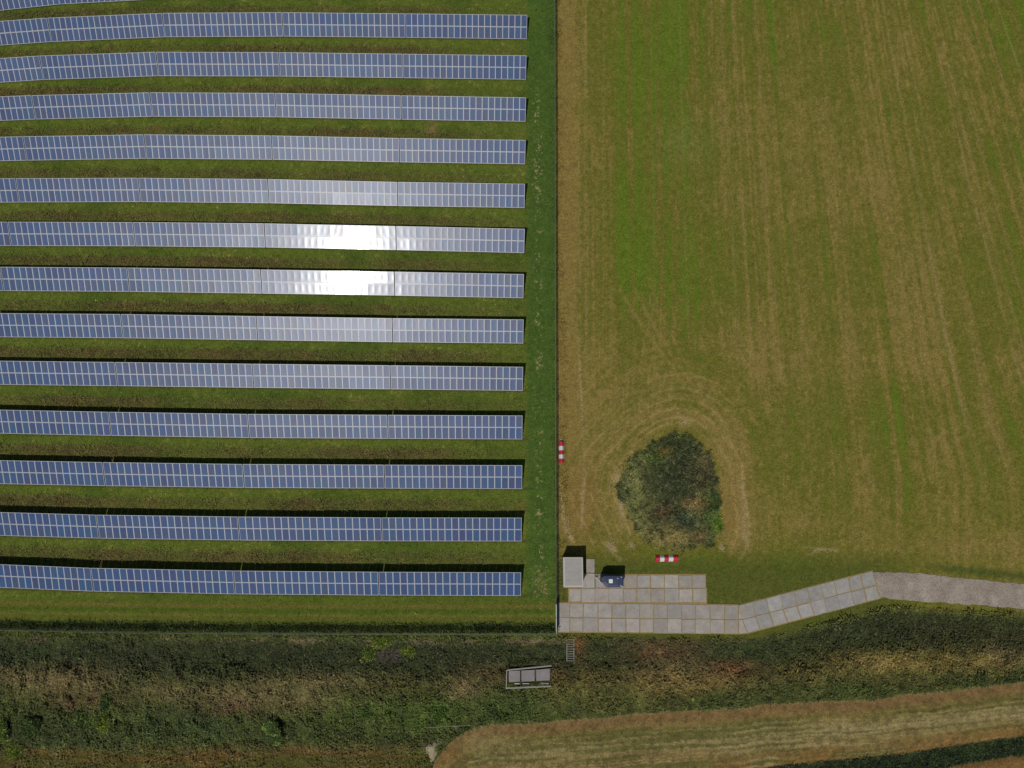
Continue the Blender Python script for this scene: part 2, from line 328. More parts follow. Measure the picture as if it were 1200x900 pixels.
class MB:
    def __init__(s): s.v = []; s.f = []; s.m = []
    def poly(s, pts, mi=0):
        n = len(s.v); s.v += [tuple(p) for p in pts]; s.f.append(tuple(range(n, n + len(pts)))); s.m.append(mi)
    def prism(s, pts, z0, z1, mi=0, top=None, cap=None):
        """extruded outline (counter-clockwise); top = optional other outline for taper"""
        n = len(pts); b = len(s.v); t = top or pts
        zs0 = z0 if hasattr(z0, '__len__') else [z0] * n
        zs1 = z1 if hasattr(z1, '__len__') else [z1] * n
        s.v += [(p[0], p[1], zs0[i]) for i, p in enumerate(pts)] + [(p[0], p[1], zs1[i]) for i, p in enumerate(t)]
        s.f.append(tuple(range(b + n - 1, b - 1, -1))); s.m.append(mi)
        s.f.append(tuple(range(b + n, b + 2 * n))); s.m.append(mi if cap is None else cap)
        for i in range(n):
            j = (i + 1) % n
            s.f.append((b + i, b + j, b + n + j, b + n + i)); s.m.append(mi)
    def box(s, x0, x1, y0, y1, z0, z1, mi=0):
        s.prism([(x0, y0), (x1, y0), (x1, y1), (x0, y1)], z0, z1, mi)
    def tube(s, a, b, r, mi=0, n=8, r2=None):
        a = Vector(a); b = Vector(b); ax = (b - a).normalized()
        u = ax.orthogonal().normalized(); w = ax.cross(u); k = len(s.v); r2 = r if r2 is None else r2
        for c, rr in ((a, r), (b, r2)):
            for i in range(n):
                t = 2 * math.pi * i / n; s.v.append(tuple(c + (u * math.cos(t) + w * math.sin(t)) * rr))
        s.f.append(tuple(range(k + n - 1, k - 1, -1))); s.m.append(mi)
        s.f.append(tuple(range(k + n, k + 2 * n))); s.m.append(mi)
        for i in range(n):
            j = (i + 1) % n; s.f.append((k + i, k + j, k + n + j, k + n + i)); s.m.append(mi)
    def mesh(s, name, mats, smooth=False):
        me = D.meshes.new(name); me.from_pydata(s.v, [], s.f)
        for m in (mats if isinstance(mats, (list, tuple)) else [mats]): me.materials.append(m)
        me.polygons.foreach_set('material_index', s.m)
        if smooth: me.polygons.foreach_set('use_smooth', [True] * len(s.f))
        me.update(); return me
    def build(s, name, mats, parent=None, smooth=False, bevel=0):
        o = link(name, s.mesh(name, mats, smooth), parent)
        if bevel:
            b = o.modifiers.new('bevel', 'BEVEL'); b.width = bevel; b.segments = 2; b.limit_method = 'ANGLE'
        return o

def np_mesh(name, verts, quads, mat, colors=None, smooth=False, k=4):
    me = D.meshes.new(name)
    nv, nf = len(verts), len(quads)
    me.vertices.add(nv); me.vertices.foreach_set('co', np.asarray(verts, np.float32).ravel())
    me.loops.add(nf * k); me.loops.foreach_set('vertex_index', np.asarray(quads, np.int32).ravel())
    me.polygons.add(nf); me.polygons.foreach_set('loop_start', np.arange(0, nf * k, k, dtype=np.int32))
    me.polygons.foreach_set('loop_total', np.full(nf, k, np.int32))
    if smooth: me.polygons.foreach_set('use_smooth', np.ones(nf, bool))
    if colors is not None:
        a = me.color_attributes.new('albedo', 'FLOAT_COLOR', 'POINT')
        cc = np.ones((nv, 4), np.float32); cc[:, :3] = colors; a.data.foreach_set('color', cc.ravel())
    me.materials.append(mat); me.update(calc_edges=True); me.validate()
    return me

# ------------------------------------------------------------------ materials
def mat(name):
    m = D.materials.new(name); m.use_nodes = True; nt = m.node_tree
    return m, nt, nt.nodes['Principled BSDF']

def N(nt, t, **kw):
    n = nt.nodes.new(t)
    for k, v in kw.items(): setattr(n, k, v)
    return n

def noisy(name, base, rough=.6, amt=.25, scale=3.0, metal=0.0, dirt=None, dscale=1.2, bump=.0, spec=.5):
    m, nt, p = mat(name)
    tc = N(nt, 'ShaderNodeTexCoord')
    nz = N(nt, 'ShaderNodeTexNoise'); nz.inputs['Scale'].default_value = scale; nz.inputs['Detail'].default_value = 6
    nt.links.new(tc.outputs['Object'], nz.inputs['Vector'])
    cr = N(nt, 'ShaderNodeMapRange'); cr.inputs['To Min'].default_value = 1 - amt; cr.inputs['To Max'].default_value = 1 + amt
    nt.links.new(nz.outputs['Fac'], cr.inputs['Value'])
    mx = N(nt, 'ShaderNodeVectorMath', operation='SCALE'); mx.inputs[0].default_value = base
    nt.links.new(cr.outputs[0], mx.inputs['Scale'])
    out = mx.outputs[0]
    if dirt:
        n2 = N(nt, 'ShaderNodeTexNoise'); n2.inputs['Scale'].default_value = dscale; n2.inputs['Detail'].default_value = 8; n2.inputs['Roughness'].default_value = .7
        nt.links.new(tc.outputs['Object'], n2.inputs['Vector'])
        r2 = N(nt, 'ShaderNodeMapRange'); r2.inputs['From Min'].default_value = .5; r2.inputs['From Max'].default_value = .75; r2.inputs['To Max'].default_value = .7
        nt.links.new(n2.outputs['Fac'], r2.inputs['Value'])
        mm = N(nt, 'ShaderNodeMix', data_type='RGBA'); mm.inputs['B'].default_value = (*dirt, 1)
        nt.links.new(r2.outputs[0], mm.inputs['Factor']); nt.links.new(out, mm.inputs['A']); out = mm.outputs['Result']
    nt.links.new(out, p.inputs['Base Color'])
    p.inputs['Roughness'].default_value = rough; p.inputs['Metallic'].default_value = metal; p.inputs['Specular IOR Level'].default_value = spec
    if bump:
        b = N(nt, 'ShaderNodeBump'); b.inputs['Distance'].default_value = bump
        nt.links.new(nz.outputs['Fac'], b.inputs['Height']); nt.links.new(b.outputs[0], p.inputs['Normal'])
    return m

def sward(name, bump=.06, fine=(7.0, 22.0), amt=.35):
    m, nt, p = mat(name)
    at = N(nt, 'ShaderNodeAttribute', attribute_name='albedo')
    tc = N(nt, 'ShaderNodeTexCoord')
    acc = None; hs = []
    for i, s in enumerate((1.3, fine[0] * .5, fine[0])):
        nz = N(nt, 'ShaderNodeTexNoise'); nz.inputs['Scale'].default_value = s; nz.inputs['Detail'].default_value = 3 if i else 5; nz.inputs['Roughness'].default_value = .65
        nt.links.new(tc.outputs['Object'], nz.inputs['Vector'])
        mr = N(nt, 'ShaderNodeMapRange'); a = amt * (.35, .6, .8)[i]
        mr.inputs['From Min'].default_value = .3; mr.inputs['From Max'].default_value = .7
        mr.inputs['To Min'].default_value = 1 - a; mr.inputs['To Max'].default_value = 1 + a
        nt.links.new(nz.outputs['Fac'], mr.inputs['Value']); hs.append(nz.outputs['Fac'])
        if acc is None: acc = mr.outputs[0]
        else:
            mu = N(nt, 'ShaderNodeMath', operation='MULTIPLY'); nt.links.new(acc, mu.inputs[0]); nt.links.new(mr.outputs[0], mu.inputs[1]); acc = mu.outputs[0]
    sc = N(nt, 'ShaderNodeVectorMath', operation='SCALE')
    nt.links.new(at.outputs['Color'], sc.inputs[0]); nt.links.new(acc, sc.inputs['Scale'])
    # straw-coloured flecks in the sward
    fl = N(nt, 'ShaderNodeTexNoise'); fl.inputs['Scale'].default_value = 8; fl.inputs['Detail'].default_value = 2
    nt.links.new(tc.outputs['Object'], fl.inputs['Vector'])
    fr = N(nt, 'ShaderNodeMapRange'); fr.inputs['From Min'].default_value = .66; fr.inputs['From Max'].default_value = .78; fr.inputs['To Max'].default_value = .38
    nt.links.new(fl.outputs['Fac'], fr.inputs['Value'])
    mx = N(nt, 'ShaderNodeMix', data_type='RGBA'); mx.inputs['B'].default_value = (.26, .24, .09, 1)
    nt.links.new(fr.outputs[0], mx.inputs['Factor']); nt.links.new(sc.outputs[0], mx.inputs['A'])
    nt.links.new(mx.outputs['Result'], p.inputs['Base Color'])
    ad = N(nt, 'ShaderNodeMath', operation='ADD'); nt.links.new(hs[1], ad.inputs[0]); nt.links.new(hs[2], ad.inputs[1])
    b = N(nt, 'ShaderNodeBump'); b.inputs['Distance'].default_value = bump; b.inputs['Strength'].default_value = .9
    nt.links.new(ad.outputs[0], b.inputs['Height']); nt.links.new(b.outputs[0], p.inputs['Normal'])
    p.inputs['Roughness'].default_value = .95; p.inputs['Specular IOR Level'].default_value = .03
    return m

def leafmat(name):
    m, nt, p = mat(name)
    at = N(nt, 'ShaderNodeAttribute', attribute_name='albedo')
    tc = N(nt, 'ShaderNodeTexCoord')
    nz = N(nt, 'ShaderNodeTexNoise'); nz.inputs['Scale'].default_value = 5; nz.inputs['Detail'].default_value = 3
    nt.links.new(tc.outputs['Object'], nz.inputs['Vector'])
    mr = N(nt, 'ShaderNodeMapRange'); mr.inputs['To Min'].default_value = .6; mr.inputs['To Max'].default_value = 1.4
    nt.links.new(nz.outputs['Fac'], mr.inputs['Value'])
    sc = N(nt, 'ShaderNodeVectorMath', operation='SCALE'); nt.links.new(at.outputs['Color'], sc.inputs[0]); nt.links.new(mr.outputs[0], sc.inputs['Scale'])
    nt.links.new(sc.outputs[0], p.inputs['Base Color'])
    p.inputs['Roughness'].default_value = .7; p.inputs['Specular IOR Level'].default_value = .25
    return m

M_GROUND = sward('sward')
M_LEAF = leafmat('leaf')
M_STEEL = noisy('galvanised_steel', (.42, .45, .45), .45, .15, 6, .3)
M_FENCE = noisy('fence_wire', (.17, .19, .15), .5, .15, 2, .2)
M_GATE = noisy('gate_metal', (.42, .45, .44), .5, .15, 2, .1)
M_ROOF = noisy('cabin_roof', (.33, .315, .29), .6, .10, 1.5, dirt=(.24, .23, .22), dscale=.9, bump=.01)
M_TRIM = noisy('cabin_trim', (.46, .42, .36), .6, .12, 2.0, dirt=(.28, .24, .19), dscale=2)
M_WALL = noisy('cabin_wall', (.30, .31, .30), .6, .10, 1.2)
M_DOOR = noisy('cabin_door', (.17, .19, .20), .5, .10, 1.2)
M_NAVY = noisy('navy_paint', (.040, .052, .098), .35, .25, 2.2, dirt=(.075, .085, .13), dscale=2.5)
M_NAVYW = noisy('navy_side', (.022, .034, .085), .4, .2, 2.2)
M_WHITE = noisy('white_plastic', (.74, .75, .74), .45, .08, 4)
M_RED = noisy('red_plastic', (.50, .018, .035), .45, .15, 6, dirt=(.42, .08, .08), dscale=3)
M_BWHITE = noisy('barrier_white', (.66, .67, .68), .5, .08, 6, dirt=(.5, .5, .5), dscale=3)
M_TYRE = noisy('tyre', (.02, .02, .02), .85, .2, 8)
M_RAIL = noisy('grey_rail', (.40, .40, .34), .6, .15, 3, dirt=(.22, .2, .14), dscale=3)
M_STEP = noisy('weathered_steel', (.25, .25, .21), .7, .2, 3, dirt=(.12, .11, .07), dscale=3)
M_PIT = noisy('pit_shade_and_lug', (.075, .065, .05), .9, .3, 4)  # dark brown: painted shade of the pit, also the marker lugs' own colour
M_TWIG = noisy('dry_twig', (.20, .165, .14), .9, .3, 4)
M_BARK = noisy('bark', (.10, .08, .06), .9, .3, 4)
M_BED = noisy('joint_soil', (.30, .215, .085), .95, .5, 5, dirt=(.11, .11, .035), dscale=1.3)
M_SAND = noisy('pale_spoil', (.30, .26, .16), .95, .3, 5, dirt=(.17, .15, .07), dscale=1.3, bump=.08)
M_STRAW = noisy('straw', (.34, .28, .15), .95, .3, 6)

def concrete():
    m, nt, p = mat('slab_concrete')
    at = N(nt, 'ShaderNodeAttribute', attribute_name='albedo'); tc = N(nt, 'ShaderNodeTexCoord')
    n1 = N(nt, 'ShaderNodeTexNoise'); n1.inputs['Scale'].default_value = .9; n1.inputs['Detail'].default_value = 8; n1.inputs['Roughness'].default_value = .7
    n2 = N(nt, 'ShaderNodeTexNoise'); n2.inputs['Scale'].default_value = 5; n2.inputs['Detail'].default_value = 5
    for n in (n1, n2): nt.links.new(tc.outputs['Object'], n.inputs['Vector'])
    r1 = N(nt, 'ShaderNodeMapRange'); r1.inputs['From Min'].default_value = .3; r1.inputs['From Max'].default_value = .7; r1.inputs['To Min'].default_value = .80; r1.inputs['To Max'].default_value = 1.16
    r2 = N(nt, 'ShaderNodeMapRange'); r2.inputs['To Min'].default_value = .8; r2.inputs['To Max'].default_value = 1.2
    nt.links.new(n1.outputs['Fac'], r1.inputs['Value']); nt.links.new(n2.outputs['Fac'], r2.inputs['Value'])
    mu = N(nt, 'ShaderNodeMath', operation='MULTIPLY'); nt.links.new(r1.outputs[0], mu.inputs[0]); nt.links.new(r2.outputs[0], mu.inputs[1])
    sc = N(nt, 'ShaderNodeVectorMath', operation='SCALE'); nt.links.new(at.outputs['Color'], sc.inputs[0]); nt.links.new(mu.outputs[0], sc.inputs['Scale'])
    # dark algae stains
    n3 = N(nt, 'ShaderNodeTexNoise'); n3.inputs['Scale'].default_value = 2.3; n3.inputs['Detail'].default_value = 7; n3.inputs['Roughness'].default_value = .75
    nt.links.new(tc.outputs['Object'], n3.inputs['Vector'])
    r3 = N(nt, 'ShaderNodeMapRange'); r3.inputs['From Min'].default_value = .58; r3.inputs['From Max'].default_value = .72; r3.inputs['To Max'].default_value = .55
    nt.links.new(n3.outputs['Fac'], r3.inputs['Value'])
    mx = N(nt, 'ShaderNodeMix', data_type='RGBA'); mx.inputs['B'].default_value = (.17, .15, .12, 1)
    nt.links.new(r3.outputs[0], mx.inputs['Factor']); nt.links.new(sc.outputs[0], mx.inputs['A'])
    nt.links.new(mx.outputs['Result'], p.inputs['Base Color']); p.inputs['Roughness'].default_value = .85
    b = N(nt, 'ShaderNodeBump'); b.inputs['Distance'].default_value = .01; nt.links.new(n2.outputs['Fac'], b.inputs['Height']); nt.links.new(b.outputs[0], p.inputs['Normal'])
    return m
M_CONC = concrete()

def gravel():
    m, nt, p = mat('gravel')
    tc = N(nt, 'ShaderNodeTexCoord')
    n1 = N(nt, 'ShaderNodeTexNoise'); n1.inputs['Scale'].default_value = .5; n1.inputs['Detail'].default_value = 7; n1.inputs['Roughness'].default_value = .7
    vo = N(nt, 'ShaderNodeTexVoronoi'); vo.inputs['Scale'].default_value = 7
    for n in (n1, vo): nt.links.new(tc.outputs['Object'], n.inputs['Vector'])
    cr = N(nt, 'ShaderNodeValToRGB'); e = cr.color_ramp.elements
    e[0].position = .3; e[0].color = (.24, .195, .155, 1); e[1].position = .66; e[1].color = (.42, .36, .295, 1)
    g = cr.color_ramp.elements.new(.5); g.color = (.335, .28, .225, 1)
    nt.links.new(n1.outputs['Fac'], cr.inputs['Fac'])
    mr = N(nt, 'ShaderNodeMapRange'); mr.inputs['To Min'].default_value = 1.25; mr.inputs['To Max'].default_value = .55
    nt.links.new(vo.outputs['Distance'], mr.inputs['Value'])
    sc = N(nt, 'ShaderNodeVectorMath', operation='SCALE'); nt.links.new(cr.outputs['Color'], sc.inputs[0]); nt.links.new(mr.outputs[0], sc.inputs['Scale'])
    nt.links.new(sc.outputs[0], p.inputs['Base Color']); p.inputs['Roughness'].default_value = .95
    b = N(nt, 'ShaderNodeBump'); b.inputs['Distance'].default_value = .04; nt.links.new(vo.outputs['Distance'], b.inputs['Height']); nt.links.new(b.outputs[0], p.inputs['Normal'])
    return m
M_GRAVEL = gravel()

def cellmat(name, margin=False):
    m, nt, p = mat(name)
    oi = N(nt, 'ShaderNodeObjectInfo')
    if margin:
        p.inputs['Base Color'].default_value = (.25, .275, .33, 1)
    else:
        cr = N(nt, 'ShaderNodeValToRGB'); cr.color_ramp.interpolation = 'CONSTANT'; e = cr.color_ramp.elements
        e[0].color = (.027, .064, .165, 1); e[1].position = .2; e[1].color = (.031, .075, .185, 1)
        for pos, c in ((.38, (.034, .066, .175, 1)), (.52, (.026, .078, .180, 1)), (.66, (.032, .058, .155, 1)), (.80, (.038, .068, .155, 1)), (.9, (.027, .073, .195, 1))):
            x = e.new(pos); x.color = c
        nt.links.new(oi.outputs['Random'], cr.inputs['Fac'])
        tc = N(nt, 'ShaderNodeTexCoord')
        nz = N(nt, 'ShaderNodeTexNoise'); nz.noise_dimensions = '4D'; nz.inputs['Scale'].default_value = 2.5; nz.inputs['Detail'].default_value = 4
        nt.links.new(tc.outputs['Object'], nz.inputs['Vector'])
        ml = N(nt, 'ShaderNodeMath', operation='MULTIPLY'); ml.inputs[1].default_value = 50; nt.links.new(oi.outputs['Random'], ml.inputs[0]); nt.links.new(ml.outputs[0], nz.inputs['W'])
        mr = N(nt, 'ShaderNodeMapRange'); mr.inputs['To Min'].default_value = .72; mr.inputs['To Max'].default_value = 1.28; nt.links.new(nz.outputs['Fac'], mr.inputs['Value'])
        # cell joints, 6 across and 10 up each module
        sx = N(nt, 'ShaderNodeSeparateXYZ'); nt.links.new(tc.outputs['Object'], sx.inputs[0])
        lines = []
        for ax, n in (('X', 6 / .86), ('Y', 10 / 1.66)):
            a = N(nt, 'ShaderNodeMath', operation='MULTIPLY'); a.inputs[1].default_value = n; nt.links.new(sx.outputs[ax], a.inputs[0])
            f = N(nt, 'ShaderNodeMath', operation='FRACT'); nt.links.new(a.outputs[0], f.inputs[0])
            l = N(nt, 'ShaderNodeMath', operation='LESS_THAN'); l.inputs[1].default_value = .05; nt.links.new(f.outputs[0], l.inputs[0]); lines.append(l.outputs[0])
        mxm = N(nt, 'ShaderNodeMath', operation='MAXIMUM'); nt.links.new(lines[0], mxm.inputs[0]); nt.links.new(lines[1], mxm.inputs[1])
        sc = N(nt, 'ShaderNodeVectorMath', operation='SCALE'); nt.links.new(cr.outputs['Color'], sc.inputs[0]); nt.links.new(mr.outputs[0], sc.inputs['Scale'])
        mx = N(nt, 'ShaderNodeMix', data_type='RGBA'); mx.inputs['B'].default_value = (.12, .15, .22, 1)
        nt.links.new(mxm.outputs[0], mx.inputs['Factor']); nt.links.new(sc.outputs[0], mx.inputs['A'])
        nt.links.new(mx.outputs['Result'], p.inputs['Base Color'])
        # coatings differ in tint from module to module
        ti = N(nt, 'ShaderNodeValToRGB'); ti.color_ramp.interpolation = 'CONSTANT'; t = ti.color_ramp.elements
        t[0].color = (1, 1, 1, 1); t[1].position = .45; t[1].color = (.82, .86, 1, 1)
        for pos, c in ((.62, (1, .96, .8, 1)), (.72, (1, .84, .86, 1)), (.8, (.78, .93, 1, 1)), (.9, (1, 1, 1, 1))):
            x = t.new(pos); x.color = c
        wn = N(nt, 'ShaderNodeTexWhiteNoise', noise_dimensions='1D'); nt.links.new(ml.outputs[0], wn.inputs['W'])
        nt.links.new(wn.outputs['Value'], ti.inputs['Fac'])
    p.inputs['Roughness'].default_value = .34; p.inputs['IOR'].default_value = 1.5; p.inputs['Specular IOR Level'].default_value = .29
    p.inputs['Coat Weight'].default_value = .30; p.inputs['Coat Roughness'].default_value = .115; p.inputs['Coat IOR'].default_value = 1.5
    if not margin: nt.links.new(ti.outputs['Color'], p.inputs['Coat Tint'])
    return m
M_CELL = cellmat('solar_cells'); M_MARGIN = cellmat('module_margin', True)
M_FRAME = noisy('module_frame', (.50, .51, .53), .45, .05, 3, .1)

# ------------------------------------------------------------------ ground
def axis(a, b, step, far):
    core = list(np.arange(a, b + step * .5, step)); lo = []; hi = []
    s = step; x = a
    while x > -far: s *= 1.5; x -= s; lo.append(x)
    s = step; x = core[-1]
    while x < far: s *= 1.5; x += s; hi.append(x)
    return np.array(lo[::-1] + core + hi)
gx = axis(-91, 91, .145, 3000); gy = axis(-37, 96, .145, 3000)
GX, GY = np.meshgrid(gx, gy)
px, py = to_px(GX.ravel(), GY.ravel())
far_ = (np.abs(GX.ravel()) > 120) | (GY.ravel() > 130) | (GY.ravel() < -60)
px = np.clip(np.where(far_, np.where(GX.ravel() < 0, -100, 1300), px), -300, 1500)
py = np.clip(np.where(far_, 200, py), -300, 1200)
hz = relief(GX.ravel(), GY.ravel()); hz = np.where(far_, 0, hz)
alb = albedo(px, py)
nx, ny = len(gx), len(gy)
idx = np.arange(nx * ny).reshape(ny, nx)
quads = np.stack([idx[:-1, :-1], idx[:-1, 1:], idx[1:, 1:], idx[1:, :-1]], -1).reshape(-1, 4)
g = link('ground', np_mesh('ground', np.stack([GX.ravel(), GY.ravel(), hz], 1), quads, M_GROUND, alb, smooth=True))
tag(g, kind='structure')

# ------------------------------------------------------------------ vegetation cover (uncountable)
def cover(name, n, x0, x1, y0, y1, accept, length, width, lift, colvar, label, cat, flat=.35, boost=1.0, straw=0.0, elv=.35):
    a = P(x0, y0); b = P(x1, y0); c = P(x0, y1); d = P(x1, y1)
    X = rng.uniform(min(a.x, c.x), max(b.x, d.x), n); Y = rng.uniform(min(c.y, d.y), max(a.y, b.y), n)
    px, py = to_px(X, Y)
    pr = accept(px, py)
    k = rng.random(n) < pr
    X, Y, px, py = X[k], Y[k], px[k], py[k]; n = len(X)
    Z = relief(X, Y)
    clump = .5 * fbm(X / .9, Y / .9, 77, 3) + .5 * fbm(X / 2.6, Y / 2.6, 78, 3); clump = np.clip((clump - .5) * 1.9 + .5, 0, 1)
    yaw = rng.uniform(0, 2 * np.pi, n) + 0; el = np.arcsin(np.clip(rng.normal(flat, elv, n), -.2, .98))
    L = rng.uniform(*length, n) * (.5 + clump); W = rng.uniform(*width, n)
    d_ = np.stack([np.cos(yaw) * np.cos(el), np.sin(yaw) * np.cos(el), np.sin(el)], 1)
    s_ = np.stack([-np.sin(yaw), np.cos(yaw), rng.normal(0, elv, n)], 1)
    s_ /= np.linalg.norm(s_, axis=1)[:, None]
    base = np.stack([X, Y, Z + rng.uniform(*lift, n) * np.clip(clump * 2 - .4, 0, 1.4)], 1)
    mid = base + d_ * (L * .55)[:, None]; tip = base + d_ * L[:, None]; tip[:, 2] -= L * .18
    V = np.stack([base, mid + s_ * (W * .5)[:, None], tip, mid - s_ * (W * .5)[:, None]], 1).reshape(-1, 3)
    Q = np.arange(4 * n).reshape(n, 4)
    c = albedo(px, py) * boost
    c = c * np.exp(rng.normal(0, colvar, n) + .8 * (fbm(X / 1.4, Y / 1.4, 79, 3) - .5))[:, None] * (1 + rng.normal(0, .05, (n, 3)))
    if straw:
        s = rng.random(n) < straw; c[s] = c[s] * .4 + np.array([.20, .17, .08]) * .6
    o = link(name, np_mesh(name, V, Q, M_LEAF, np.repeat(np.clip(c, .004, .8), 4, 0)))
    return tag(o, label, cat, kind='stuff')

def acc_ditch(px, py):
    d = py - pl(BANK, px)
    return ss(-1, 5, d) * ss(1, -3, py - pl(LOWF, px)) * (1 - .85 * ss(872, 886, py) * (px < 520)) * (1 - ((px > 592) & (px < 648) & (py > 780) & (py < 806)) * 1.0) * (1 - ((px > 663) & (px < 674) & (py > 748) & (py < 776)) * .8)
cover('ditch_vegetation', 420000, -25, 1225, 700, 905, acc_ditch, (.18, .5), (.07, .20), (.0, .6), .20, 'rough dark and straw coloured herbage filling the ditch', 'vegetation', boost=1.28, straw=.04, flat=.3, elv=.2)
cover('thicket_undergrowth', 34000, 715, 855, 500, 655, lambda px, py: ss(1.08, .9, mound_q(px, py) + .2 * (fbm(px / 5, py / 5, 21, 3) - .5)), (.12, .34), (.04, .12), (.0, .45), .22, 'dark tangled weeds covering the low oval mound', 'weeds', boost=1.65, straw=.06, flat=.3, elv=.22)
cover('ditch_edge_grass', 40000, 860, 1225, 860, 905, lambda px, py: ss(-1, 3, py - pl(LOWD, px)) * ss(1, -2, py - pl(LOWE, px)), (.15, .45), (.05, .15), (.0, .4), .35, 'dark green grass along the lower field edge', 'grass', boost=1.2)

def acc_rows(px, py):
    a = np.zeros_like(px)
    n3 = fbm(px / 5, py / 5, 21, 3)
    for i, r in enumerate(ROWS[1:]):
        ym = pl(r['m'], px); top = ym - 13 - np.clip((ym - 150) / 530, 0, 1) * 8; w = 7 + .008 * ym
        am = (.7 + .8 * (vn(px / 70, px * 0 + (i + 1) * 3.1, 72) - .35)) * (1 - .8 * ss(430, 640, px))
        a = np.maximum(a, ss(w, w * .35, np.abs(py - (top - w * .60)) + 5 * (n3 - .5)) * am)
    a = np.where(px > 612, 0, a)
    return np.clip(a + .06 * (px < 650), 0, 1)
cover('rough_grass', 420000, -25, 650, -25, 742, acc_rows, (.2, .55), (.04, .10), (.0, .12), .33, 'unmown brownish grass between the solar rows', 'grass', flat=.55, boost=1.15, straw=.08)
cover('fence_side_grass', 22000, -25, 652, 727, 746, lambda px, py: ss(729, 735, py - pl([(0, -4), (300, -.5), (650, 0)], px)) * 1.0, (.25, .6), (.05, .12), (.0, .3), .3, 'long dark grass along the southern fence foot', 'grass', flat=.6, boost=1.2)
cover('fence_line_weeds', 9000, 650, 656, -20, 706, lambda px, py: ss(.35, .6, fbm(px / 12, py / 12, 3)) * .9, (.15, .4), (.04, .1), (.0, .15), .3, 'thin weeds along the eastern fence foot', 'weeds', flat=.5, boost=.9)

# ------------------------------------------------------------------ slabs and track
def quad_from_px(pts, z): return [P(x, y, z) for x, y in pts]
slabs = []
xs = [654, 667.5, 683.6, 700.9, 717, 733.5, 749.6, 766, 782.3, 798.6, 815, 832, 849, 865.4]
ylin = lambda y0, x: y0 + (x - 654) / 211.0 * 2.4
for a, b in zip(xs, xs[1:]):
    slabs.append([(a, ylin(706.2, a)), (b, ylin(706.2, b)), (b, ylin(723.4, b)), (a, ylin(723.4, a))])
    lo = 740.4 if True else 0
    o = -1 if a < 655 else 0
    slabs.append([(a + o * .3, ylin(723.4, a)), (b, ylin(723.4, b)), (b, ylin(lo, b)), (a, ylin(lo, a))])
xb = [666.2, 681.4, 697.2, 713.4, 730, 746.4, 762.6, 779, 795.4, 811.6, 828]
for a, b in zip(xb, xb[1:]):
    slabs.append([(a, 689.3), (b, 689.3 + .1), (b, 705.6 + .6 * (b - 666) / 162), (a, 705.6 + .6 * (a - 666) / 162)])
xa = [713.8, 731.2, 746.4, 762.4, 778.7, 795, 811.3, 827]
for a, b in zip(xa, xa[1:]): slabs.append([(a, 673.3), (b, 673.5), (b, 689.1), (a, 689.1)])
slabs += [[(686.8, 654.6), (697, 654.6), (697, 671.4), (686.8, 671.4)], [(684.2, 671.6), (697.2, 671.6), (697.2, 689.1), (682.5, 689.1)], [(697.4, 671.9), (713.4, 671.9), (713.6, 689.1), (697.4, 689.1)]]
ux = [866, 882, 898, 914, 930, 946, 961.5, 977, 994, 1008, 1022]
lx = [876, 891, 907, 923, 939, 955, 969.5, 985, 1001, 1016, 1032]
mxx = [869.5, 885, 901.5, 917.5, 933.5, 949.5, 965.5, 981, 997, 1012, 1026.5]
up = lambda x: 709.4 - 40.7 * (x - 866) / 156; mp = lambda x: 725.8 - 40.2 * (x - 869.5) / 157; lp = lambda x: 741.8 - 40.4 * (x - 876) / 156
for i in range(10):
    slabs.append([(ux[i], up(ux[i])), (ux[i + 1], up(ux[i + 1])), (mxx[i + 1], mp(mxx[i + 1])), (mxx[i], mp(mxx[i]))])
    slabs.append([(mxx[i], mp(mxx[i])), (mxx[i + 1], mp(mxx[i + 1])), (lx[i + 1], lp(lx[i + 1])), (lx[i], lp(lx[i]))])
slabs.append([(865.6, 709), (866, 709.4), (869.5, 725.8), (865.6, 725.8)])
slabs.append([(865.6, 726), (869.5, 726), (876, 741.8), (865.6, 742.8)])
vb = []; fb = []; cb = []
for q in slabs:
    z1 = .06 + random.uniform(-.008, .012)
    pts = [P(x, y) for x, y in q]; cen = sum(pts, Vector()) / 4
    tone = random.uniform(.84, 1.12); col = np.array([.350, .318, .278]) * tone * np.array([random.uniform(.98, 1.03), 1, random.uniform(.96, 1.04)])
    if q[0][0] > 866: col = col * np.array([.93, .98, 1.05])
    outline = []
    gap = random.choice([.008, .03, .065, .09])
    for i in range(4):
        a, b = pts[i], pts[(i + 1) % 4]
        for t in (0, .33, .66):
            p_ = a.lerp(b, t); p_ = p_ + (cen - p_).normalized() * (gap + random.uniform(0, .03)) * (1.4 if t == 0 else 1)
            outline.append(p_)
    n = len(outline); k = len(vb)
    outline = outline[::-1]
    inner = [p_ + (cen - p_).normalized() * .025 for p_ in outline]
    vb += [(p_.x, p_.y, -.06) for p_ in outline] + [(p_.x, p_.y, z1 - .015) for p_ in outline] + [(p_.x, p_.y, z1) for p_ in inner]
    cb += [col] * (3 * n)
    fb.append(tuple(range(k + 2 * n, k + 3 * n)))
    for i in range(n):
        j = (i + 1) % n
        fb.append((k + i, k + j, k + n + j, k + n + i)); fb.append((k + n + i, k + n + j, k + 2 * n + j, k + 2 * n + i))
me = D.meshes.new('concrete_road'); me.from_pydata(vb, [], fb)
at = me.color_attributes.new('albedo', 'FLOAT_COLOR', 'POINT'); cc = np.ones((len(vb), 4), np.float32); cc[:, :3] = np.array(cb); at.data.foreach_set('color', cc.ravel())
me.materials.append(M_CONC); me.update()
tag(link('road', me), kind='structure')
bd = MB()
def sheet(pts, z): bd.poly([tuple(P(x, y, z)) for x, y in pts][::-1])
sheet([(653.6, 705.6), (865.6, 708.2), (865.6, 743.4), (653.6, 741.3)], .018)
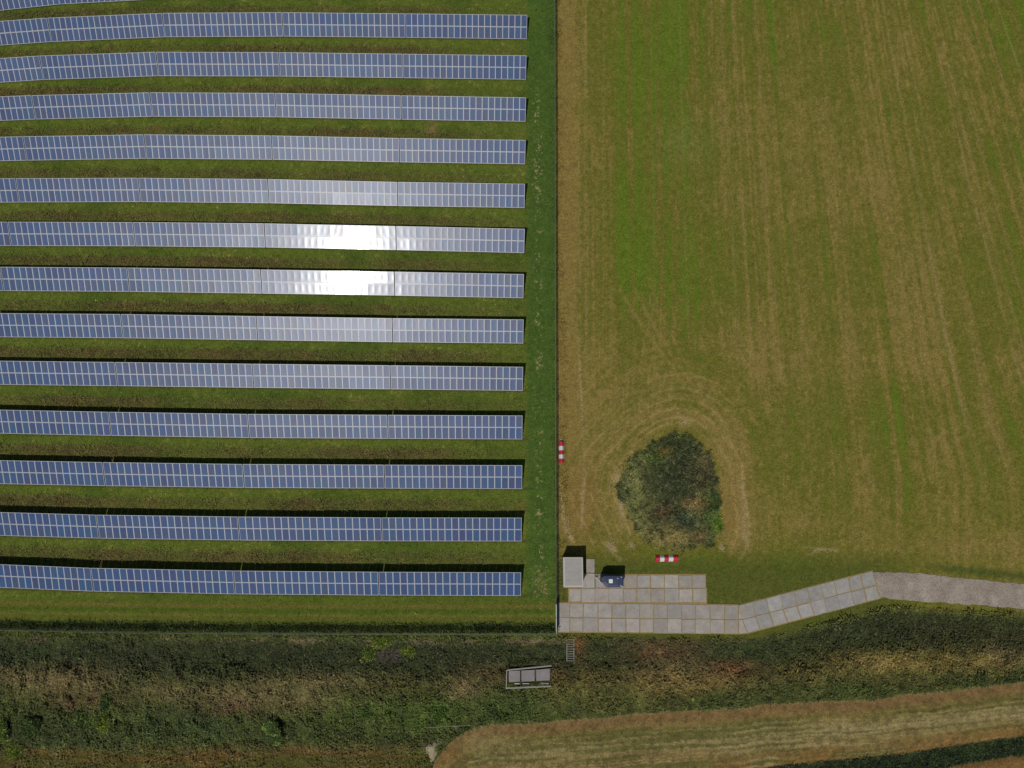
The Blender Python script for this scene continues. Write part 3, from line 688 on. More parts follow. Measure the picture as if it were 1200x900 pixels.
sheet([(665.5, 688.8), (828.6, 688.8), (828.6, 707.8), (665.5, 705.8)], .014)
sheet([(697.6, 672.6), (827.4, 672.6), (827.4, 689.0), (697.6, 689.0)], .010)
sheet([(865.8, 708.9), (1022.4, 668.2), (1032.6, 701.6), (876, 742.8), (865.8, 743.4)], .022)
tag(bd.build('pavement_bed', M_BED), kind='structure')
# gravel track
n = 60; tv = []; tf = []
W = 12
for i in range(n + 1):
    x = 1022 + (1420 - 1022) * i / n
    for j in range(W + 1):
        t = j / W
        x2 = x + 10 * t * max(0, 1 - i / 10)
        yt = float(pl(TRK_T, x)); yb_ = float(pl(TRK_B, x))
        w = (random.uniform(-1, 1) * .9) if j in (0, W) else 0
        p_ = P(x2, yt + (yb_ - yt) * t + w)
        tv.append((p_.x, p_.y, .015 + .05 * math.sin(math.pi * t) + .01 * random.random()))
for i in range(n):
    for j in range(W):
        a = i * (W + 1) + j; tf.append((a, a + 1, a + W + 2, a + W + 1))
me = D.meshes.new('track'); me.from_pydata(tv, [], tf); me.materials.append(M_GRAVEL); me.polygons.foreach_set('use_smooth', [True] * len(tf)); me.update()
tag(link('track', me), kind='structure')

# ------------------------------------------------------------------ solar tables
TILT = R(25); MW, MH = .99, 1.805; PX_, PY_ = 1.01, 1.83
def module_mesh():
    v = []; f = []; mi = []
    def ring(hw, hh, z): 
        k = len(v); v.extend([(-hw, -hh, z), (hw, -hh, z), (hw, hh, z), (-hw, hh, z)]); return k
    a = ring(MW / 2, MH / 2, -.04); b = ring(MW / 2, MH / 2, 0); c = ring(MW / 2 - .03, MH / 2 - .03, 0)
    d = ring(MW / 2 - .03, MH / 2 - .03, -.004); e = ring(MW / 2 - .062, MH / 2 - .07, -.004)
    f.append((a + 3, a + 2, a + 1, a)); mi.append(0)
    for p, q, m in ((a, b, 0), (b, c, 0), (c, d, 0), (d, e, 1)):
        for i in range(4):
            j = (i + 1) % 4; f.append((p + i, p + j, q + j, q + i)); mi.append(m)
    n = 6; k = len(v); hw, hh = MW / 2 - .062, MH / 2 - .07
    for i in range(n + 1):
        for j in range(n + 1):
            x = -hw + 2 * hw * i / n; y = -hh + 2 * hh * j / n
            v.append((x, y, -.0042 - .0030 * (1 - (x / hw) ** 2) * (1 - (y / hh) ** 2)))
    ng = len(f)
    for i in range(n):
        for j in range(n):
            q = k + i * (n + 1) + j; f.append((q, q + n + 1, q + n + 2, q + 1)); mi.append(2)
    me = D.meshes.new('panel_module'); me.from_pydata(v, [], f)
    for m in (M_FRAME, M_MARGIN, M_CELL): me.materials.append(m)
    me.polygons.foreach_set('material_index', mi)
    me.polygons.foreach_set('use_smooth', [i >= ng for i in range(len(f))]); me.update(); return me
ME_MOD = module_mesh()
fr = MB()
Lh = 10.1
for y in (-1.45, -.42, .42, 1.45):
    fr.box(-Lh + .05, Lh - .05, y - .03, y + .03, -.115, -.045)
for x in (-8.4, -4.2, 0, 4.2, 8.4): fr.box(x - .04, x + .04, -1.7, 1.7, -.20, -.116)
ME_SUP = fr.mesh('support_frame', M_STEEL)
lg = MB(); lg.box(-.05, .05, -.035, .035, -1.6, -.06)
ME_LEG = lg.mesh('leg', M_STEEL)
proto = None
ZC = 1.12
ORD = ['', 'second', 'third', 'fourth', 'fifth', 'sixth', 'seventh', 'eighth', 'ninth', 'tenth', 'eleventh', 'twelfth', 'thirteenth', 'fourteenth']
RO = ['easternmost', 'second', 'third', 'fourth', 'fifth']
def make_table():
    t = empty('solar_table', (0, 0, 0))
    for r_ in (0, 1):
        for c_ in range(20):
            o = link('panel_module', ME_MOD, t)
    link('support_frame', ME_SUP, t)
    for k in range(5): link('leg', ME_LEG, t)
    return t
Rt = Matrix.Rotation(TILT, 4, 'X')
def pose_children(t, sx):
    kids = list(t.children); mods = [k for k in kids if k.name.startswith('panel_module')]
    drift = random.gauss(0, .12); driftx = random.gauss(0, .10)
    i = 0; bx = 0; by = 0
    for r_ in (0, 1):
        for c_ in range(20):
            if random.random() < .25: bx = random.gauss(0, .22); by = random.gauss(0, .18)
            o = mods[i]; i += 1
            m = Rt @ Matrix.Translation(((c_ - 9.5) * PX_, (r_ - .5) * PY_, 0)) @ Matrix.Rotation(R(random.gauss(0, .10) + bx + drift), 4, 'X') @ Matrix.Rotation(R(random.gauss(0, .10) + by + driftx), 4, 'Y')
            o.matrix_local = m
    li = 0
    for o in kids:
        if o.name.startswith('support_frame'): o.matrix_local = Rt
        elif o.name.startswith('leg'):
            o.matrix_local = Matrix.Translation(((-8.4, -4.2, 0, 4.2, 8.4)[li], 0, -.10)); li += 1
def copy_tree(t):
    r_ = t.copy(); COL.objects.link(r_)
    for ch in t.children:
        c_ = ch.copy(); COL.objects.link(c_); c_.parent = r_
    return r_
nr = len(ROWS)
for ri, r in enumerate(ROWS):
    G = r['g']; up_n = nr - ri
    for k in range(len(G) - 1):
        xa_, xb_ = G[k], G[k + 1]
        A = P(xa_, float(pl(r['m'], xa_)), ZC); B = P(xb_, float(pl(r['m'], xb_)), ZC)
        dv = B - A; L = dv.length
        t = make_table() if proto is None else copy_tree(proto)
        if proto is None: proto = t
        mid = (A + B) / 2
        t.location = mid; t.rotation_euler = (0, 0, math.atan2(dv.y, dv.x)); s = (L - .14) / 20.18
        t.scale = (s, 1, 1)
        pose_children(t, s)
        e = len(G) - 2 - k
        if ri == 0: e += 3
        mx_ = (xa_ + xb_) / 2
        look = 'blue'
        if ri in (6, 7) and e == 1: look = 'dazzling white'
        elif ri in (5, 6, 7, 8) and e <= 2 and not (ri in (5, 8) and e == 2): look = 'silvery grey'
        elif ri in (4, 5, 8) and e <= 2: look = 'greyish blue'
        end = 'nearest the fence' if e == 0 else f'{RO[e]} from the fence'
        row = 'row nearest the ditch' if up_n == 1 else ('top row' if ri == 0 else f'{ORD[up_n - 1]} row above the ditch')
        tag(t, f'{look} solar table, {end} in the {row}', 'solar panels', 'solar tables in long parallel rows')

# ------------------------------------------------------------------ fences
def fence(name, pts, label, h=1.8, step=2.9, mesh_end=None):
    pts = [Vector(p) for p in pts]
    root = empty(name, pts[0]); tag(root, label, 'fence'); o0 = pts[0]
    segs = []; run = []
    for a, b in zip(pts, pts[1:]):
        n = max(1, round((b - a).length / step))
        run += [a.lerp(b, i / n) for i in range(n)]
    run.append(pts[-1])
    post = MB(); post.box(-.035, .035, -.035, .035, -.3, h + .06); post.box(-.045, .045, -.045, .045, h + .06, h + .08)
    pm = post.mesh('post', M_FENCE)
    for p_ in run: link('post', pm, root, p_ - o0)
    w = MB()
    for a, b in zip(run, run[1:]):
        a2 = a - o0; b2 = b - o0; d = (b2 - a2); L = d.length; u = d / L; nrm = Vector((-u.y, u.x, 0))
        def bar(p0, p1, r, z0, z1):
            q = [p0 - nrm * r, p1 - nrm * r, p1 + nrm * r, p0 + nrm * r]
            w.prism([(v_.x, v_.y) for v_ in q], [v_.z + z0 for v_ in q], [v_.z + z1 for v_ in q])
        for z in (.05, .45, .85, 1.25, 1.65): bar(a2, b2, .007, z, z + .012)
        nn = int(L / .055)
        for i in range(nn):
            p_ = a2.lerp(b2, (i + .5) / nn); bar(p_ - u * .005, p_ + u * .005, .004, .03, h)
    w.build('wire_mesh', M_FENCE, root)
    r_ = MB()
    for a, b in zip(run, run[1:]):
        r_.tube(a - o0 + Vector((0, 0, h)), b - o0 + Vector((0, 0, h)), .020, n=6)
    r_.build('top_rail', M_FENCE, root)
    return root
def G3(x, y): p_ = P(x, y); p_.z = gz(p_.x, p_.y); return p_
fence('wire_fence', [P(651.0, 706), P(650.8, 540), P(650.3, 300), P(650.0, 100), P(649.6, -30)], 'grey wire mesh fence between the solar rows and the mown field')
fence('wire_fence', [P(650.6, 741.8), P(540, 741.6), P(400, 741.2), P(260, 740.4), P(150, 739.4), P(60, 737.6), P(-60, 734.5)], 'grey wire mesh fence along the top of the ditch')

# gate closing the slab road
ga, gb = P(651.2, 706.6), P(651.2, 740.6)
gt = empty('metal_gate', ga); tag(gt, 'closed grey sheet metal gate at the western end of the slab road', 'gate')
dv = gb - ga; gl = dv.length; ang = math.atan2(dv.y, dv.x); gt.rotation_euler = (0, 0, ang)
m_ = MB()
m_.box(0, .10, -.05, .05, 0, 2.0); m_.box(gl - .10, gl, -.05, .05, 0, 2.0); m_.box(gl / 2 - .05, gl / 2 + .05, -.05, .05, .02, 1.93)
m_.build('post', M_GATE, gt, bevel=.008)
m_ = MB(); m_.box(.11, gl - .11, -.045, .045, 1.80, 1.90); m_.box(.11, gl - .11, -.03, .03, .12, .19); m_.box(.11, gl - .11, -.03, .03, .95, 1.0)
m_.build('gate_frame', M_GATE, gt, bevel=.006)
m_ = MB(); 
i = .12
while i < gl - .16:
    m_.box(i, i + .085, -.012, .012, .192, 1.79); i += .10
m_.build('gate_infill', M_GATE, gt)
m_ = MB(); m_.box(gl / 2 + .09, gl / 2 + .13, .035, .10, 1.02, 1.10); m_.tube((gl / 2 + .09, .11, 1.06), (gl / 2 + .25, .11, 1.06), .012); m_.build('handle', M_STEEL, gt)

# ------------------------------------------------------------------ cabin
hC = 2.75
c0 = P(660.3, 688.4, hC); c1 = P(683.1, 653.0, hC)
cw, cl = c1.x - c0.x, c1.y - c0.y
cb_ = empty('site_cabin', ((c0.x + c1.x) / 2, (c0.y + c1.y) / 2, .0)); tag(cb_, 'flat roofed pale grey cabin beside the fence and slabs', 'cabin')
X, Y = cw / 2, cl / 2
m_ = MB(); m_.box(-X + .06, X - .06, -Y + .06, Y - .06, .08, hC - .16); 
for i in range(int(cl / .3)):
    y = -Y + .2 + i * .3
    m_.box(X - .058, X - .03, y, y + .12, .2, hC - .25); m_.box(-X + .03, -X + .058, y, y + .12, .2, hC - .25)
m_.build('wall', M_WALL, cb_)
m_ = MB(); m_.box(-X + .3, X - .26, -Y + .32, Y - .22, hC - .155, hC - .03)
m_.build('roof', M_ROOF, cb_, bevel=.01)
for yy_ in (-1.1, 0, 1.1):
    m_ = MB(); m_.box(-X + .32, X - .28, yy_ - .02, yy_ + .02, hC - .028, hC - .012); m_.build('roof_seam', M_ROOF, cb_)
m_ = MB()
m_.prism([(-X, -Y), (X, -Y), (X - .25, -Y + .31), (-X + .29, -Y + .31)], [hC - .18] * 4, [hC - .02, hC - .02, hC, hC])
m_.prism([(X, -Y), (X, Y), (X - .25, Y - .21), (X - .25, -Y + .31)], [hC - .18] * 4, [hC - .02, hC - .02, hC, hC])
m_.prism([(X, Y), (-X, Y), (-X + .29, Y - .21), (X - .25, Y - .21)], [hC - .18] * 4, [hC - .02, hC - .02, hC, hC])
m_.prism([(-X, Y), (-X, -Y), (-X + .29, -Y + .31), (-X + .29, Y - .21)], [hC - .18] * 4, [hC - .02, hC - .02, hC, hC])
m_.build('roof_rim', M_TRIM, cb_, bevel=.012)
m_ = MB(); m_.box(-.95, -.02, -Y + .03, -Y + .058, .12, 2.15); m_.box(.02, .95, -Y + .03, -Y + .058, .12, 2.15)
dr = m_.build('door', M_DOOR, cb_, bevel=.006)
m_ = MB(); m_.tube((.10, -Y - .01, .6), (.10, -Y - .01, 1.7), .016); m_.tube((-.10, -Y - .01, .6), (-.10, -Y - .01, 1.7), .016); m_.build('handle', M_STEEL, dr)
m_ = MB()
for sx in (-1, 1):
    for sy in (-1, 1): m_.box(sx * (X - .35) - .15, sx * (X - .35) + .15, sy * (Y - .35) - .15, sy * (Y - .35) + .15, -.05, .078)
m_.build('foot_block', M_TRIM, cb_)

# ------------------------------------------------------------------ trailer
hT = 2.3
pr = [(704.4, 676.6), (704.4, 682.4), (711.4, 688.4), (727.8, 688.4), (730.6, 686.4), (730.8, 674.6), (708.5, 674.4)]
wp = [P(x, y, hT) for x, y in pr]; cx = sum(p_.x for p_ in wp) / len(wp); cy = sum(p_.y for p_ in wp) / len(wp)
loc = [(p_.x - cx, p_.y - cy) for p_ in wp]
xmin = min(p[0] for p in loc); xmax = max(p[0] for p in loc); ymin = min(p[1] for p in loc); ymax = max(p[1] for p in loc)
tr = empty('box_trailer', (cx, cy, .06)); tag(tr, 'dark blue box trailer with a tapered front and white roof hatch, parked on slabs', 'trailer')
sc_ = lambda k: [(x * k, y * k) for x, y in loc]
m_ = MB(); m_.prism(sc_(.97), .45, hT - .22); m_.build('body', M_NAVYW, tr, bevel=.02)
m_ = MB(); m_.prism(loc, hT - .22, hT - .12); m_.prism(loc, hT - .12, hT - .03, top=sc_(.90)); m_.prism(sc_(.86), hT - .03, hT, top=sc_(.55)); m_.build('roof', M_NAVY, tr, bevel=.02)
hp = P(715.8, 681, hT + .06); hx, hy = hp.x - cx, hp.y - cy
m_ = MB(); m_.box(hx - .27, hx + .27, hy - .27, hy + .27, hT - .02, hT + .07); m_.build('roof_hatch', M_WHITE, tr, bevel=.03)
for dx_, dy_ in ((1.35, .62), (1.22, -.55), (.85, .45), (1.38, -.62)):
    m_ = MB(); m_.box(dx_ - .06, dx_ + .06, dy_ - .05, dy_ + .05, hT - .04, hT + .03); m_.build('roof_light', M_WHITE, tr, bevel=.01)
m_ = MB(); m_.box(xmin + .2, xmax - .1, ymin + .25, ymin + .33, .38, .448); m_.box(xmin + .2, xmax - .1, ymax - .33, ymax - .25, .38, .448); m_.box(-.25, -.17, ymin + .34, ymax - .34, .32, .40); m_.build('chassis', M_STEEL, tr)
tp = P(697.6, 677.2, .5); tx, ty = tp.x - cx, tp.y - cy
m_ = MB(); m_.tube((xmin + .45, ymin + .35, .40), (tx, ty, .42), .022); m_.tube((xmin + .45, ymax - .35, .40), (tx, ty, .42), .022); m_.tube((tx - .12, ty, .43), (tx + .22, ty, .45), .035); 
m_.build('drawbar', M_STEEL, tr)
m_ = MB(); m_.tube((tx + .30, ty + .16, .02), (tx + .30, ty + .16, .75), .025); m_.tube((tx + .30, ty + .11, .10), (tx + .30, ty + .21, .10), .10, n=14); m_.build('jockey_wheel', M_TYRE, tr)
for sy in (ymin + .02, ymax - .20):
    m_ = MB(); m_.tube((.15, sy, .31), (.15, sy + .18, .31), .31, n=24); w_ = m_.build('wheel', M_TYRE, tr, bevel=.02)
    m_ = MB(); yy_ = sy - .005 if sy < 0 else sy + .165; m_.tube((.15, yy_, .31), (.15, yy_ + .02, .31), .18, n=18); m_.build('rim', M_STEEL, w_)
m_ = MB(); m_.box(xmax - .045, xmax - .02, -.65, .65, .5, hT - .3); dr = m_.build('door', M_NAVY, tr, bevel=.01)
m_ = MB(); m_.tube((xmax - .0, .0, .9), (xmax - .0, .0, 1.5), .015); m_.build('handle', M_STEEL, dr)

# ------------------------------------------------------------------ red and white ground markers
def marker(x0, y0, x1, y1, wid, label):
    a = P(x0, y0, .2); b = P(x1, y1, .2); d = b - a; L = d.length
    t = empty('barrier_marker', ((a.x + b.x) / 2, (a.y + b.y) / 2, 0.0), math.atan2(d.y, d.x)); tag(t, label, 'barrier', 'red and white ground markers')
    fr_ = [0, .185, .385, .575, .785, 1.0]
    for i in range(5):
        xa_ = -L / 2 + L * fr_[i] + .012; xb_ = -L / 2 + L * fr_[i + 1] - .012
        red = i % 2 == 0; w = wid / 2 * (1.06 if red else .95); hh = .46 if red else .48
        prof = [(-w, .02), (-w, .09), (-w * .34, hh - .02), (-w * .16, hh), (w * .16, hh), (w * .34, hh - .02), (w, .09), (w, .02)]
        m_ = MB(); k = 0; n = len(prof)
        m_.v = [(xa_, y, z) for y, z in prof] + [(xb_, y, z) for y, z in prof]
        m_.f = [tuple(range(n)), tuple(range(2 * n - 1, n - 1, -1))] + [(j, n + j, n + (j + 1) % n, (j + 1) % n) for j in range(n)]
        m_.m = [0] * len(m_.f)
        m_.build('red_section' if red else 'white_section', M_RED if red else M_BWHITE, t, bevel=.012)
    m_ = MB()
    for i in range(1, 5):
        x = -L / 2 + L * fr_[i]; m_.box(x - .011, x + .011, -wid * .3, wid * .3, .03, .18)
    for x in (-L / 2 + .16, 0, L / 2 - .16): m_.box(x - .06, x + .06, -wid / 2 - .09, -wid / 2 - .005, .0, .06)
    m_.build('joint_lug', M_PIT, t)
    return t
marker(658.0, 542.2, 657.9, 517.3, .78, 'red and white striped marker lying beside the wire fence')
marker(768.3, 654.6, 794.6, 654.2, .92, 'red and white striped marker lying between the overgrown mound and the slabs')

# ------------------------------------------------------------------ culvert platform
zP = -.25
def CP(x, y, z): return P(x, y, z)
o_ = P(620, 793, 0); cp = empty('culvert_platform', (o_.x, o_.y, -.75)); tag(cp, 'small concrete platform of three slabs inside a grey handrail, in the ditch', 'platform')
base = cp.location
def lp_(x, y, z): v_ = P(x, y, z) - base; return (v_.x, v_.y, v_.z)
for (a, b, t0, t1, b0, b1) in ((596.2, 609.4, 786.3, 785.8, 799.2, 799.3), (611.2, 626.6, 785.8, 785.0, 799.4, 799.2), (628.4, 644.4, 784.9, 783.4, 799.2, 798.4)):
    m_ = MB(); q = [lp_(a, b0, zP), lp_(b, b1, zP), lp_(b, t1, zP), lp_(a, t0, zP)]
    m_.prism([(v_[0], v_[1]) for v_ in q], zP - base.z - .14, zP - base.z)
    o = m_.build('slab', M_CONC, cp, bevel=.012); at = o.data.color_attributes.new('albedo', 'FLOAT_COLOR', 'POINT')
    at.data.foreach_set('color', np.tile([.235, .215, .205, 1], len(o.data.vertices)))
m_ = MB(); q = [lp_(595, 805, -.5), lp_(646, 803.5, -.5), lp_(646, 783, -.5), lp_(595, 786, -.5)]
m_.prism([(v_[0], v_[1]) for v_ in q], -.4, .2); m_.build('pit_shade_block', M_PIT, cp)  # solid block whose dark colour stands in for the shaded pit opening
m_ = MB(); rz = .72
rp = [(646.4, 780.4), (593.8, 785.6), (593.2, 806.8), (646.2, 804.4)]
for zz, rr in ((rz, .055), (rz - .5, .03)):
    for a, b in zip(rp, rp[1:]): 
        m_.tube(Vector(lp_(*a, rz)) - Vector((0, 0, rz - zz)), Vector(lp_(*b, rz)) - Vector((0, 0, rz - zz)), rr)
m_.build('handrail', M_RAIL, cp)
for (a, b) in ((646.2, 780.5), (629, 782.1), (611, 783.9), (593.9, 785.7), (593.4, 806.6), (611, 805.9), (629, 805.2), (646, 804.5)):
    v_ = Vector(lp_(a, b, rz)); m_ = MB(); m_.tube((v_.x, v_.y, -.3), (v_.x, v_.y, v_.z), .03); m_.build('rail_post', M_RAIL, cp)
for a, b in (((603, 799.9), (609, 799.7)), ((612, 800), (620, 800)), ((634, 799.6), (643, 799.3))):
    v0, v1 = lp_(*a, zP), lp_(*b, zP); m_ = MB(); m_.box(v0[0], v1[0], v0[1] - .22, v0[1] - .06, zP - base.z - .1, zP - base.z + .02); m_.build('bracket', M_RAIL, cp)

# ------------------------------------------------------------------ steel steps on the bank
st_ = empty('bank_steps', P(668.5, 749, 0)); tag(st_, 'grey metal steps leading down the ditch bank below the slab road', 'steps')
b0 = st_.location
z_a, z_b = .18, -.62
def sp(x, t):
    y = 748.8 + 26.4 * t; z = z_a + (z_b - z_a) * t; v_ = P(x, y, z) - b0; return v_
for xx in (664.3, 672.6):
    m_ = MB(); a = sp(xx, 0); b = sp(xx, 1)
    m_.prism([(b.x - .045, b.y), (b.x + .045, b.y), (a.x + .045, a.y), (a.x - .045, a.y)], [b.z - .12, b.z - .12, a.z - .12, a.z - .12], [b.z + .05, b.z + .05, a.z + .05, a.z + .05])
    m_.build('stringer', M_STEP, st_)
for i in range(10):
    t = .03 + .94 * i / 9; a = sp(664.9, t); b = sp(672.0, t); m_ = MB(); m_.box(a.x, b.x, a.y - .035, a.y + .035, a.z - .03, a.z + .01); m_.build('tread', M_STEP, st_)

# ------------------------------------------------------------------ bushes
def bush(name, x, y, r, hgt, n, cols, label, cat, parts='foliage', ls=.13, sq=1.0, twigs=0, gap=.0):
    c = P(x, y); z0 = gz(c.x, c.y) - .05
    t = empty(name, (c.x, c.y, z0)); tag(t, label, cat)
    sd = int(x * 7 + y) % 10000
    rg = np.random.default_rng(sd)
    # lobes
    nl = 16; la = rg.uniform(0, 2 * np.pi, nl); lr = r * np.sqrt(rg.random(nl)) * .75
    lc = np.stack([lr * np.cos(la), lr * np.sin(la) * sq, hgt * (.45 + .35 * rg.random(nl)) * (1 - .35 * (lr / r) ** 2)], 1); ls_ = r * rg.uniform(.22, .42, nl)
    if n:
        k = rg.integers(0, nl, n); dirs = rg.normal(size=(n, 3)); dirs[:, 2] = np.abs(dirs[:, 2]) * 1.1 - .25; dirs /= np.linalg.norm(dirs, axis=1)[:, None]
        rad = rg.random(n) ** .35
        Pn = lc[k] + dirs * (ls_[k] * rad)[:, None] * np.array([1, 1, .8]); Pn[:, 2] = np.maximum(Pn[:, 2], .05)
        d_ = dirs + rg.normal(0, .6, (n, 3)); d_ /= np.linalg.norm(d_, axis=1)[:, None]
        s_ = np.cross(d_, rg.normal(size=(n, 3))); s_ /= np.linalg.norm(s_, axis=1)[:, None]
        L = rg.uniform(.7, 1.5, n) * ls; W = L * .6
        V = np.stack([Pn, Pn + d_ * (L * .5)[:, None] + s_ * (W * .5)[:, None], Pn + d_ * L[:, None], Pn + d_ * (L * .5)[:, None] - s_ * (W * .5)[:, None]], 1).reshape(-1, 3)
        cc = np.array([lin(*q) for q in cols])[(k + (rg.random(n) < .2) * rg.integers(0, 3, n)) % len(cols)] * np.exp(rg.normal(0, .45, n))[:, None] * 1.9
        link(parts, np_mesh(parts, V, np.arange(4 * n).reshape(n, 4), M_LEAF, np.repeat(cc, 4, 0)), t)
    m_ = MB()
    for i in range(nl if not twigs else twigs):
        if twigs:
            a = rg.uniform(0, 2 * math.pi); rr = r * math.sqrt(rg.random()); q = Vector((rr * math.cos(a), rr * math.sin(a) * sq, hgt * rg.uniform(.5, 1)))
            p0 = q * rg.uniform(.0, .5)
        else: q = Vector(lc[i]); p0 = Vector((0, 0, 0))
        mid = p0.lerp(q, .5) + Vector(rg.normal(0, .08 * r, 3)); mid.z = max(mid.z, .05)
        m_.tube(p0, mid, .03 if not twigs else .018, n=5, r2=.02 if not twigs else .013); m_.tube(mid, q, .02 if not twigs else .013, n=5, r2=.006)
    m_.build('stem' if not twigs else 'bare_twigs', M_TWIG if twigs else M_BARK, t)
    return t
BG = [(84, 102, 50), (72, 90, 44), (102, 118, 60), (56, 72, 38)]
YG = [(98, 110, 38), (84, 98, 36), (68, 82, 34), (110, 118, 48)]
DG = [(58, 70, 38), (66, 80, 40), (48, 60, 32), (76, 90, 44)]
bush('bush', 321, 857, 1.75, 1.7, 5200, BG, 'round bright green bush standing alone below the dry grass bank', 'bush')
bush('bush', 121, 846, 1.5, .9, 2600, YG, 'low yellow green bush right of the reddish dry patch', 'bush')
bush('bush', 125, 823, 1.3, 1.0, 2200, DG, 'dark green bush just above the yellow green one', 'bush')
bush('bush', 94, 844, 1.2, .8, 1500, DG + BG, 'small mixed green bush between the two yellow green ones', 'bush')
bush('bush', 5, 855, 1.6, 1.5, 3400, BG + YG, 'bright green bush cut by the left edge of the photo', 'bush')
bush('bush', 36, 850, 1.7, 1.6, 3400, DG, 'tall dark green bush beside the left edge bush', 'bush')
bush('bush', 18, 880, 1.3, .9, 1800, YG, 'yellow green bush lowest at the left corner', 'bush')
bush('bush', 512, 836, 1.7, .8, 2600, [(78, 98, 40), (68, 88, 38), (54, 72, 34)], 'light green sprawling bush above the pale spoil heap', 'bush', sq=.6)
bush('bush', 425, 833, 1.7, .6, 1800, [(74, 92, 40), (64, 82, 38), (54, 70, 34)], 'faint light green low bush left of centre below the ditch', 'bush', sq=.6)
bush('bramble_bush', 446, 752, 1.7, .9, 2400, YG, 'yellow green bramble growing against the ditch fence', 'bush', sq=.5)
bush('bramble_bush', 428, 768, 1.7, .8, 2000, YG + DG, 'yellow green bramble left of the bare grey shrub', 'bush', sq=.6)
bush('bramble_bush', 478, 762, 1.2, .8, 1300, YG, 'yellow green bramble right of the bare grey shrub', 'bush', sq=.9)
bush('bare_shrub', 455, 768, 2.3, .9, 500, [(70, 64, 48), (84, 74, 56)], 'bare grey twiggy shrub between the brambles at the ditch', 'shrub', sq=.7, twigs=260)

# ------------------------------------------------------------------ pale spoil heap and straw clods
def heap(name, outline, hgt, label, cat, m=M_SAND):
    w = [P(x, y) for x, y in outline]; c = sum(w, Vector()) / len(w); z0 = gz(c.x, c.y) - .05
    t = empty(name, (c.x, c.y, z0)); D.objects.remove(t)
    v = []; f = []; n = len(w); K = 6; S = 4; ring = n * S
    for k in range(K):
        s = 1.15 * (1 - k / K)
        for i in range(n):
            for j in range(S):
                p_ = w[i].lerp(w[(i + 1) % n], j / S) - c
                nn = float(fbm(np.array([p_.x * s * 2.5 + 5]), np.array([p_.y * s * 2.5]), 9)[0]) - .5
                q = p_ * s * (1 + .25 * nn)
                v.append((q.x, q.y, hgt * max(0, 1 - s ** 1.6) * (1 + 1.6 * nn) + .02 * k))
    for k in range(K - 1):
        for i in range(ring): f.append((k * ring + i, k * ring + (i + 1) % ring, (k + 1) * ring + (i + 1) % ring, (k + 1) * ring + i))
    f.append(tuple((K - 1) * ring + i for i in range(ring)))
    f = [q[::-1] for q in f] if (w[1] - w[0]).cross(w[2] - w[1]).z < 0 else f
    me = D.meshes.new(name); me.from_pydata(v, [], f); me.materials.append(m); me.polygons.foreach_set('use_smooth', [True] * len(f)); me.update()
    o = link(name, me); o.location = (c.x, c.y, z0); return tag(o, label, cat)
heap('spoil_heap', [(494, 877), (502, 871), (507, 869), (508, 863), (515, 861), (519, 864), (518, 873), (513, 878), (508, 890), (505, 892), (503, 884)], .45, 'pale straw coloured heap at the western corner of the lower field', 'heap')
def clods(cx_, cy_, n, sx, sy):
    v = []; f = []
    for i in range(n):
        p_ = P(random.gauss(cx_, sx), random.gauss(cy_, sy)); s = random.uniform(.04, .14); a = random.random() * 6
        k = len(v); pts = [(s * math.cos(a + j * 1.256) * random.uniform(.6, 1.2), s * math.sin(a + j * 1.256) * random.uniform(.6, 1.2)) for j in range(5)]
        v += [(p_.x + x, p_.y + y, -.01) for x, y in pts] + [(p_.x + x * .6, p_.y + y * .6, s * .6) for x, y in pts]
        f.append(tuple(range(k + 5, k + 10))); f += [(k + j, k + (j + 1) % 5, k + 5 + (j + 1) % 5, k + 5 + j) for j in range(5)]
    return v, f
V_ = []; F_ = []
for args in [(657.5, 515, 14, 1.8, .9), (716, 640, 40, 4, 4), (741, 639, 22, 2, 2), (803, 494, 25, 3, 2), (846, 642, 18, 2, 2), (966, 644, 60, 9, 1.2), (634, 685, 60, 6, 10), (630, 190, 50, 3, 18), (683, 590, 30, 1, 12), (664, 620, 30, 2, 7), (728, 588, 40, 1.5, 9), (872, 625, 20, 2, 5)]:
    a, b = clods(*args); k = len(V_); V_ += a; F_ += [tuple(i + k for i in q) for q in b]
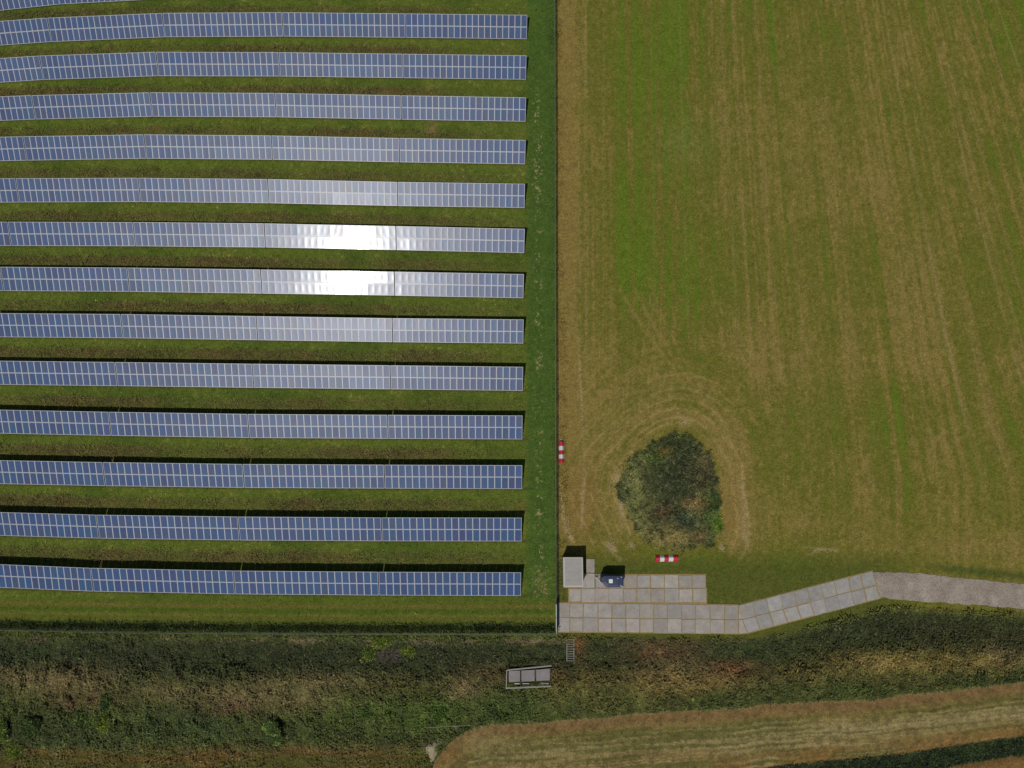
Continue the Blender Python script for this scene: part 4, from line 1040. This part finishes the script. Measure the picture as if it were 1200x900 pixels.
me = D.meshes.new('straw_clods'); me.from_pydata(V_, [], F_); me.materials.append(M_STRAW); me.update()
tag(link('straw_clods', me), 'scattered pale straw and clods lying on the grass', 'straw', kind='stuff')

# thin pole among the bushes
a = P(500.5, 851.5); b = P(551, 849)
po = empty('wire_strand', (a.x, a.y, gz(a.x, a.y))); tag(po, 'thin pale wire on two short posts beside the lower field corner', 'wire')
m_ = MB(); dlt = b - a; m_.tube((0, 0, .9), (dlt.x, dlt.y, .9), .018); m_.build('wire', M_RAIL, po)
for q in (Vector((0, 0, 0)), dlt):
    m_ = MB(); m_.tube((q.x, q.y, -.2), (q.x, q.y, 1.0), .04); m_.build('post', M_RAIL, po)

# ------------------------------------------------------------------ light
EL = R(58.0); AZ = math.atan2(-.243, -.499)     # azimuth from +Y towards +X
w = D.worlds.new('World'); scene.world = w; w.use_nodes = True; nt = w.node_tree
sky = nt.nodes.new('ShaderNodeTexSky'); sky.sky_type = 'NISHITA'; sky.sun_disc = False
sky.sun_elevation = EL; sky.sun_rotation = AZ % (2 * math.pi); sky.air_density = 1.0; sky.dust_density = 1.0
bg = nt.nodes['Background']; bg.inputs['Strength'].default_value = .05; nt.links.new(sky.outputs[0], bg.inputs['Color'])
sl = D.lights.new('sun', 'SUN'); sl.energy = 3.5; sl.angle = R(.53); sl.color = (1, .96, .90)
so = D.objects.new('sun', sl); COL.objects.link(so)
sdir = Vector((math.sin(AZ) * math.cos(EL), math.cos(AZ) * math.cos(EL), math.sin(EL)))
so.rotation_euler = sdir.to_track_quat('Z', 'Y').to_euler()
so.location = (0, 0, 60)

cam = D.cameras.new('camera'); cam.sensor_width = 36; cam.lens = 36 * F / 1200; cam.clip_end = 6000; cam.clip_start = 1
co = D.objects.new('camera', cam); COL.objects.link(co); co.location = (0, 0, H); co.rotation_euler = (TH, 0, 0); scene.camera = co
vs = scene.view_settings; vs.view_transform = 'Standard'; vs.look = 'None'; vs.exposure = -.42; vs.gamma = 1; vs.use_curve_mapping = False
scene.cycles.sample_clamp_indirect = 4
scene.cycles.max_bounces = 6
